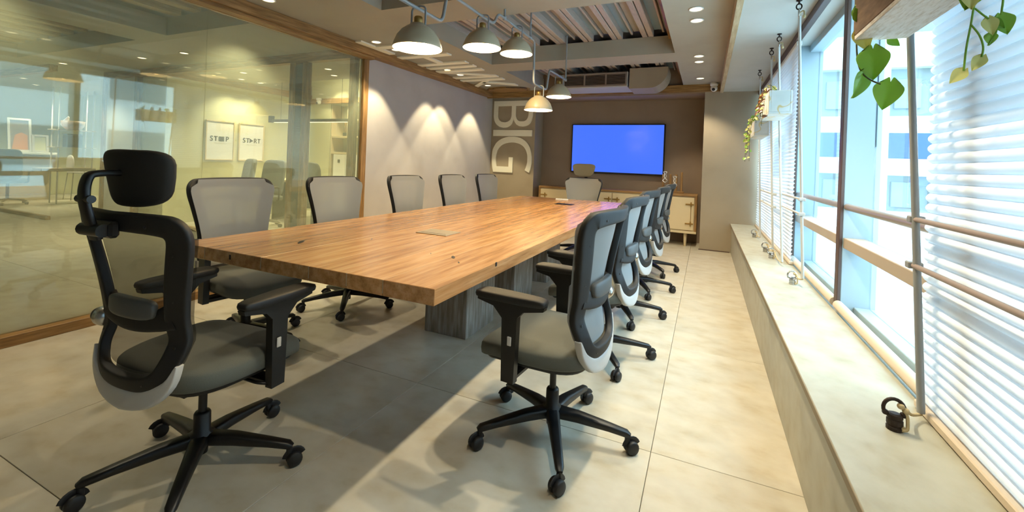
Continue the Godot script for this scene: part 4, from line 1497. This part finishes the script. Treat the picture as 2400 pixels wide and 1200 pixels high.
func build_letters() -> void:
	# BIG: turned a quarter to the right, its feet to the left
	var turn := Basis(Vector3(0, -1, 0), Vector3(1, 0, 0), Vector3(0, 0, 1))
	for q in [["B", 2.108, 0.50, -3.305, 0.79], ["I", 1.757, 0.115, -3.305, 0.79], ["G", 1.355, 0.67, -3.305, 0.81]]:
		var t := thing("letter", "big cream letter %s on the taupe end panel" % q[0], "letter", V(q[3], q[1], 7.338), 0, "letters of BIG on the end panel")
		t.basis = turn
		if q[0] == "I":
			var st := mb()
			cbox(st, Vector3.ZERO, Vector3(q[2], q[4], 0.024), 0.002)
			obj("face", st, M.letter, t)
		else:
			fit_text(q[0], t, Vector2(q[2], q[4]), 0.024)
	# THINK on the ceiling: tops towards the wall, reading away from the camera
	var b := Basis(Vector3(0, 0, -1), Vector3(-1, 0, 0), Vector3(0, 1, 0))
	var top := 0.372
	var bot := -0.372
	var bar := func(st: SurfaceTool, x0: float, y0: float, x1: float, y1: float, w: float) -> void:
		prism(st, PackedVector2Array([Vector2(x0 - w / 2, y0), Vector2(x0 + w / 2, y0), Vector2(x1 + w / 2, y1), Vector2(x1 - w / 2, y1)]), 0.018)
	for q in [["T", 3.965, 0.29], ["H", 4.66, 0.27], ["I", 5.08, 0.06], ["N", 5.54, 0.285], ["K", 6.24, 0.30]]:
		var t := thing("letter", "flat cream letter %s of THINK on the ceiling" % q[0], "letter", V(-3.255, 2.481, q[1]), 0, "letters of THINK on the ceiling")
		t.basis = b
		var st := mb()
		var w: float = q[2]
		match q[0]:
			"T":
				prism(st, PackedVector2Array([Vector2(-w, top - 0.085), Vector2(w, top - 0.085), Vector2(w, top), Vector2(-w, top)]), 0.018)
				bar.call(st, 0, bot, 0, top - 0.085, 0.11)
			"H":
				bar.call(st, -w + 0.055, bot, -w + 0.055, top, 0.11)
				bar.call(st, w - 0.055, bot, w - 0.055, top, 0.11)
				prism(st, PackedVector2Array([Vector2(-w + 0.11, -0.04), Vector2(w - 0.11, -0.04), Vector2(w - 0.11, 0.045), Vector2(-w + 0.11, 0.045)]), 0.018)
			"I":
				bar.call(st, 0, bot, 0, top, 0.115)
			"N":
				bar.call(st, -w + 0.055, bot, -w + 0.055, top, 0.11)
				bar.call(st, w - 0.055, bot, w - 0.055, top, 0.11)
				prism(st, PackedVector2Array([Vector2(-w + 0.11, top), Vector2(-w + 0.11, top - 0.16), Vector2(w - 0.11, bot), Vector2(w - 0.11, bot + 0.16)]), 0.018)
			"K":
				bar.call(st, -w + 0.055, bot, -w + 0.055, top, 0.11)
				prism(st, PackedVector2Array([Vector2(-w + 0.11, -0.10), Vector2(-w + 0.11, 0.03), Vector2(w - 0.13, top), Vector2(w, top)]), 0.018)
				prism(st, PackedVector2Array([Vector2(-w + 0.20, 0.05), Vector2(-w + 0.26, 0.12), Vector2(w + 0.02, bot), Vector2(w - 0.12, bot)]), 0.018)
		obj("face", st, M.letter, t)

# ---------------------------------------------------------------- planters at the windows
func leaf_mesh(m: Material, wide := 0.8) -> ArrayMesh:   # heart-shaped leaf, one unit long, stalk at the origin, tip along -y
	var st := mb()
	var rows := []
	for i in 13:
		var f := i / 12.0
		var w := wide * 0.5 * pow(sin(PI * pow(f * 0.985 + 0.015, 0.56)), 0.85) if i < 12 else 0.0
		var row := []
		for j in 11:
			var s := (j - 5) / 5.0
			var lift := 0.10 * (1.0 - absf(s)) - 0.05
			var back := 0.17 * sin(PI * pow(absf(s), 0.9)) * pow(1.0 - f, 3.0)
			row.append(Vector3(s * w, -f + back, -lift * minf(f * 4, 1) - 0.10 * f * f))
		rows.append(row)
	grid(st, rows)
	for r in rows:
		for k in r.size(): r[k] = r[k] + Vector3(0, 0, -0.012)
		r.reverse()
	grid(st, rows)
	return done(st, m)

func aim(tip: Vector3, front: Vector3, size: float) -> Basis:
	var y := -tip.normalized()
	var z := (front - y * front.dot(y)).normalized()
	return Basis(y.cross(z), y, z) * size

func crate(at: Vector3, s: Vector3, label: String, m: Material, side: Material) -> Node3D:
	var t := thing("crate_planter", label, "planter", at)
	var st := mb()
	cbox(st, Vector3(0, 0.008, 0), Vector3(s.x, 0.016, s.z), 0.002)
	obj("bottom_board", st, m, t)
	for k in [-1.0, 1.0]:
		st = mb()
		cbox(st, Vector3(k * (s.x / 2 - 0.007), s.y / 2 + 0.008, 0), Vector3(0.014, s.y - 0.016, s.z), 0.002)
		obj("long_board", st, side if k < 0 else m, t)
		st = mb()
		cbox(st, Vector3(0, s.y / 2 + 0.008, k * (s.z / 2 - 0.007)), Vector3(s.x - 0.028, s.y - 0.016, 0.014), 0.002)
		obj("end_board", st, m, t)
	st = mb()
	cbox(st, Vector3(0, s.y * 0.45, 0), Vector3(s.x - 0.03, s.y * 0.8, s.z - 0.03), 0.004)
	obj("soil", st, M.soil, t)
	return t

func eye(at: Vector3, label: String) -> void:   # eye bolt with a snap ring under the soffit
	var t := thing("ceiling_hook", label, "hook", at, 0, "eye hooks above the ledge")
	var st := mb()
	lathe(st, [Vector2(0.0, 0.0), Vector2(0.018, 0.0), Vector2(0.018, -0.006), Vector2(0.006, -0.010), Vector2(0.006, -0.03), Vector2(0.0, -0.03)], 12)
	obj("bolt", st, M.dark_metal, t)
	st = mb()
	var pts := []
	for i in 16: pts.append(Vector3(cos(TAU * i / 16) * 0.016, -0.044 + sin(TAU * i / 16) * 0.02, 0))
	tube(st, pts, 0.0045, 6, false, true)
	obj("ring", st, M.dark_metal, t)
	st = mb()
	pts = []
	for i in 16: pts.append(Vector3(0, -0.082 + sin(TAU * i / 16) * 0.026, cos(TAU * i / 16) * 0.015))
	tube(st, pts, 0.004, 6, false, true)
	obj("snap_ring", st, M.metal, t)

func shackle(at: Vector3, label: String, mdark: Material, pipe_foot: Vector3) -> void:   # padlock-like shackle on the ledge with a knotted rope
	var t := thing("ledge_shackle", label, "shackle", at, 0, "shackles on the ledge")
	var st := mb()
	lathe(st, [Vector2(0, 0.0), Vector2(0.021, 0.0), Vector2(0.021, 0.010), Vector2(0.018, 0.012), Vector2(0.018, 0.015), Vector2(0.0205, 0.017), Vector2(0.0205, 0.030), Vector2(0.0175, 0.032), Vector2(0.0175, 0.035), Vector2(0.020, 0.037), Vector2(0.019, 0.047), Vector2(0.012, 0.050), Vector2(0.0, 0.050)], 16, Transform3D(), -1)
	for k in [-1.0, 1.0]: cushion(st, Vector3(0.022 * k - 0.002, 0.048, 0), Vector3(0.008, 0.008, 0.009), 0.8, 0.8)
	obj("body", st, mdark, t)
	st = mb()
	var pts := []
	for i in 13:
		var a := PI * 1.15 * i / 12.0 - 0.25
		pts.append(Vector3(cos(a) * 0.026 - 0.003, 0.062 + sin(a) * 0.03, 0))
	pts.append(Vector3(-0.018, 0.042, 0))
	pts.push_front(Vector3(0.018, 0.044, 0))
	tube(st, pts, 0.0055, 8)
	obj("bow", st, mdark, t)
	st = mb()
	var f := pipe_foot - at
	tube(st, spline([f, f * 0.6 + Vector3(0, 0.018, 0), Vector3(0.022, 0.072, 0.0), Vector3(0.028, 0.045, 0.006), Vector3(0.026, 0.012, 0.012), Vector3(0.012, 0.008, 0.016)], 4), 0.0048, 7)
	for q in [[0.012, 0.075], [0.024, 0.064], [0.014, 0.012]]: cushion(st, Vector3(q[0], q[1], 0.004), Vector3(0.009, 0.008, 0.009), 0.8, 0.8)
	obj("rope", st, M.rope, t)

func build_hanging_planters() -> void:
	# near frame: two upright pipes, two rails, a crate between them
	var frames := [
		{"label": "grey pipe frame hanging before the near blind", "m": M.pipe, "up": [[V(0.62, 2.30, 1.89), V(0.62, 1.68, 1.89), V(0.652, 0.455, 1.80)], [V(0.62, 2.30, 0.95), V(0.62, 1.68, 0.95), V(0.652, 0.455, 0.92)]], "rails": [1.065, 0.913], "r": 0.0105, "x": 0.648, "ends": [1.86, 0.93]},
		{"label": "white pipe frame hanging before the bright window, nearer of the two far frames", "m": M.pipe_white, "up": [[V(0.545, 2.27, 3.46), V(0.565, 1.72, 3.46), V(0.62, 0.50, 3.46)], [V(0.53, 2.27, 4.25), V(0.55, 1.72, 4.24), V(0.60, 0.47, 4.18)]], "rails": [1.03, 0.93], "r": 0.009, "x": 0.605, "ends": [3.46, 4.22]},
		{"label": "white pipe frame hanging before the far blind, nearest the end wall", "m": M.pipe_white, "up": [[V(0.53, 2.27, 4.72), V(0.55, 1.66, 4.72), V(0.60, 0.47, 4.72)], [V(0.535, 2.27, 5.7), V(0.55, 1.66, 5.7), V(0.59, 0.47, 5.65)]], "rails": [1.0, 0.88], "r": 0.009, "x": 0.60, "ends": [4.72, 5.67]}]
	for f in frames:
		var t := thing("hanging_pipe_frame", f.label, "hanging frame", Vector3.ZERO, 0, "pipe frames that carry the planters")
		for u in f.up:
			var st := mb()
			tube(st, u, f.r, 10)
			obj("upright_pipe", st, f.m, t)
		var k := 0
		for y in f.rails:
			var st := mb()
			tube(st, [V(f.x - 0.012, y, f.ends[0]), V(f.x - 0.012, y, f.ends[1])], f.r * 0.8, 10)
			obj("rail_pipe", st, M.pipe_rail if f.m == M.pipe else f.m, t)
			for e in f.ends:
				st = mb()
				cbox(st, V(f.x - 0.006, y, e), Vector3(0.040, 0.022, 0.030), 0.003)
				obj("clamp", st, f.m, t)
			k += 1
		var i := 0
		for u in f.up:
			var st := mb()
			var up: Vector3 = u[0]
			tube(st, spline([up, up + Vector3(0, 0.02, 0), up + Vector3(0.012, 0.03, 0.01), up + Vector3(0.02, 0.022, 0.03), up + Vector3(0.02, -0.01, 0.04)], 3), 0.005, 6)
			cushion(st, up + Vector3(0.02, -0.015, 0.04), Vector3(0.010, 0.012, 0.010), 0.8, 0.8)
			obj("rope_knot", st, M.rope, t)
			i += 1
	# hooks and shackles
	eye(V(0.61, 2.38, 1.89), "dark eye hook in the soffit above the near planter")
	for q in [[0.54, 3.46, "nearest visible dark eye hook, at the top edge above the white pipe"], [0.53, 4.25, "second dark eye hook along the soffit"], [0.53, 4.72, "third dark eye hook along the soffit"], [0.53, 5.7, "farthest dark eye hook along the soffit"]]:
		eye(V(q[0], 2.38, q[1]), q[2])
	shackle(V(0.555, 0.43, 1.70), "dark rusty shackle with knotted rope at the near end of the ledge", M.rust, V(0.652, 0.450, 1.80))
	shackle(V(0.578, 0.43, 3.56), "steel shackle on the ledge at the foot of the nearest white pipe", M.metal, V(0.62, 0.494, 3.46))
	shackle(V(0.565, 0.43, 4.52), "steel shackle on the ledge, nearer of the pair by the far blind", M.metal, V(0.60, 0.463, 4.18))
	shackle(V(0.555, 0.43, 4.85), "steel shackle on the ledge, farther of the pair by the far blind", M.metal, V(0.60, 0.463, 4.72))
	shackle(V(0.55, 0.43, 5.85), "farthest small steel shackle near the end of the ledge", M.metal, V(0.59, 0.463, 5.65))
	# crates
	crate(V(0.534, 1.675, 1.46), Vector3(0.15, 0.20, 0.84), "white weathered wooden planter box at the top right, cut by the frame", M.crate, M.crate_brown)
	crate(V(0.487, 1.64, 3.97), Vector3(0.15, 0.175, 0.50), "stone grey planter box with gold veins hanging before the windows", M.veined, M.veined)
	crate(V(0.495, 1.57, 5.25), Vector3(0.13, 0.15, 0.62), "smaller planter box hanging behind the veined one", M.veined, M.veined)
	# pothos on the near crate
	var lm := [leaf_mesh(M.leaf, 0.85), leaf_mesh(M.leaf_dark, 0.75), leaf_mesh(M.leaf_pale, 0.7), leaf_mesh(M.leaf_rust, 0.7)]
	var p := thing("trailing_pothos", "green heart-leaved pothos trailing from the left side of the near planter box", "plant", V(0.47, 1.86, 1.85))
	var off := V(0.47, 1.86, 1.85)
	var st := mb()
	tube(st, spline([V(0.50, 1.88, 1.84) - off, V(0.462, 1.87, 1.86) - off, V(0.466, 1.72, 1.872) - off, V(0.470, 1.62, 1.87) - off, V(0.480, 1.565, 1.86) - off, V(0.505, 1.535, 1.86) - off, V(0.535, 1.518, 1.86) - off], 5), 0.0028, 6)
	obj("stem", st, M.stem, p)
	var toc := Vector3(-0.25, -0.05, 1.0)
	for q in [[V(0.467, 1.80, 1.85), Vector3(0.05, -1, 0.1), 0.085, 1, Vector3(-0.9, 0.2, 0.5)], [V(0.462, 1.775, 1.84), Vector3(0.5, -0.8, 0.1), 0.07, 0, Vector3(-0.6, 0.3, 0.7)], [V(0.473, 1.715, 1.86), Vector3(0.25, -1, 0.1), 0.085, 2, Vector3(-0.5, 0.2, 1)], [V(0.508, 1.638, 1.85), Vector3(0.02, -1, 0.05), 0.108, 0, toc], [V(0.492, 1.560, 1.86), Vector3(-0.32, -1, 0.1), 0.095, 1, Vector3(0.7, 0.1, 0.8)], [V(0.562, 1.525, 1.86), Vector3(-0.22, -1, 0.05), 0.098, 0, toc], [V(0.565, 1.68, 1.90), Vector3(0.5, -0.5, 0.2), 0.04, 1, toc]]:
		put("leaf", lm[q[3]], p, Transform3D(aim(q[1], q[4], q[2]), q[0] - off))
	var p2 := thing("trailing_pothos", "pale variegated vine tips trailing from the right side of the near planter box", "plant", V(0.63, 1.86, 1.45))
	off = V(0.63, 1.86, 1.45)
	for line in [[V(0.60, 1.88, 1.44), V(0.632, 1.87, 1.45), V(0.600, 1.66, 1.45), V(0.592, 1.59, 1.45), V(0.585, 1.53, 1.45), V(0.582, 1.475, 1.45)], [V(0.592, 1.59, 1.45), V(0.604, 1.56, 1.44), V(0.612, 1.53, 1.44), V(0.610, 1.505, 1.44)], [V(0.625, 1.87, 1.40), V(0.64, 1.80, 1.42), V(0.644, 1.63, 1.44), V(0.642, 1.60, 1.45), V(0.638, 1.565, 1.45), V(0.625, 1.535, 1.45)], [V(0.598, 1.63, 1.45), V(0.612, 1.61, 1.445), V(0.620, 1.598, 1.44)]]:
		st = mb()
		var q := []
		for v in line: q.append(v - off)
		tube(st, spline(q, 4), 0.0022, 6)
		obj("stem", st, M.leaf_dark, p2)
	for q in [[V(0.585, 1.70, 1.44), Vector3(0.05, -1, 0), 0.075, 2, toc], [V(0.605, 1.71, 1.45), Vector3(-0.3, -1, 0), 0.085, 0, toc], [V(0.583, 1.478, 1.45), Vector3(-0.5, -0.6, 0.1), 0.045, 2, toc], [V(0.612, 1.508, 1.44), Vector3(-0.45, -0.8, 0.1), 0.042, 2, toc], [V(0.620, 1.60, 1.44), Vector3(0.1, -0.9, 0.2), 0.045, 2, toc], [V(0.622, 1.595, 1.44), Vector3(0.6, -0.6, 0.2), 0.035, 1, toc], [V(0.642, 1.605, 1.44), Vector3(0.2, -0.9, 0.1), 0.05, 0, toc], [V(0.630, 1.565, 1.45), Vector3(-0.1, -1, 0.1), 0.03, 0, toc]]:
		put("leaf", lm[q[3]], p2, Transform3D(aim(q[1], q[4], q[2]), q[0] - off))
	# bushy trailers on the far crates
	for q in [[V(0.415, 1.815, 3.98), 0.30, 34, "rust and green trailing plant over the veined planter box"], [V(0.43, 1.72, 5.2), 0.46, 46, "yellow green trailing plant over the farther planter box"]]:
		var t := thing("trailing_plant", q[3], "plant", q[0])
		for k in 5:
			var z := -0.22 + 0.11 * k
			var len: float = q[1] * (0.55 + 0.45 * rng.randf())
			var pts := [Vector3(0.05, 0.005, z), Vector3(-0.005, 0.045, z), Vector3(-0.034, -len * 0.4, z + 0.02), Vector3(-0.030 - 0.02 * rng.randf(), -len, z + 0.03 * rng.randf())]
			var sp := spline(pts, 4)
			st = mb()
			tube(st, sp, 0.0022, 5)
			obj("stem", st, M.stem, t)
			var n: int = q[2] / 3
			for i in n:
				var f := float(i) / n
				var c: Vector3 = sp[int(f * (sp.size() - 1))]
				var which := 3 if q[2] == 34 and rng.randf() < 0.5 else (2 if rng.randf() < 0.6 else 0)
				put("leaf", lm[which], t, Transform3D(aim(Vector3(rng.randf_range(-1, 0.4), rng.randf_range(-1, 0.1), rng.randf_range(-0.8, 0.8)), Vector3(-0.4, 0.4, 1), rng.randf_range(0.026, 0.042)), c))

func build_small() -> void:
	var t := thing("ceiling_sensor", "tiny white ceiling sensor between the letters I and N", "sensor", V(-3.28, 2.5, 5.35))
	var st := mb()
	lathe(st, [Vector2(0, -0.022), Vector2(0.012, -0.020), Vector2(0.02, -0.006), Vector2(0.022, 0.0), Vector2(0, 0.0)], 16)
	obj("cover", st, M.white, t)
	t = thing("wood_slice", "rough oval slice of wood fixed to the ceiling before the BIG panel", "wood panel", V(-3.22, 2.5, 6.87))
	st = mb()
	var poly := PackedVector2Array()
	for i in 30:
		var a := TAU * i / 30.0
		var k := 1.0 + 0.06 * sin(3 * a + 1) + 0.04 * sin(7 * a)
		poly.append(Vector2(cos(a) * 0.38 * k, sin(a) * 0.20 * k))
	prism(st, poly, 0.03, Transform3D(Basis(Vector3(1, 0, 0), Vector3(0, 0, -1), Vector3(0, 1, 0)), Vector3(0, -0.03, 0)))
	obj("slice", st, M.trim_x, t)
	st = mb()
	var pts := []
	for i in 24:
		var a := TAU * i / 24.0
		pts.append(Vector3(cos(a) * 0.375, -0.018 + 0.006 * sin(5 * a), sin(a) * 0.195))
	tube(st, pts, 0.012, 6, false, true)
	obj("bark_rim", st, M.crate_brown, t)
	t = thing("smoke_detector", "small white dome on the corridor side of the wood beam", "detector", V(-4.05, 2.5, 3.80))
	st = mb()
	lathe(st, [Vector2(0, -0.045), Vector2(0.03, -0.042), Vector2(0.045, -0.02), Vector2(0.05, 0.0), Vector2(0, 0.0)], 18)
	obj("cover", st, M.white, t)
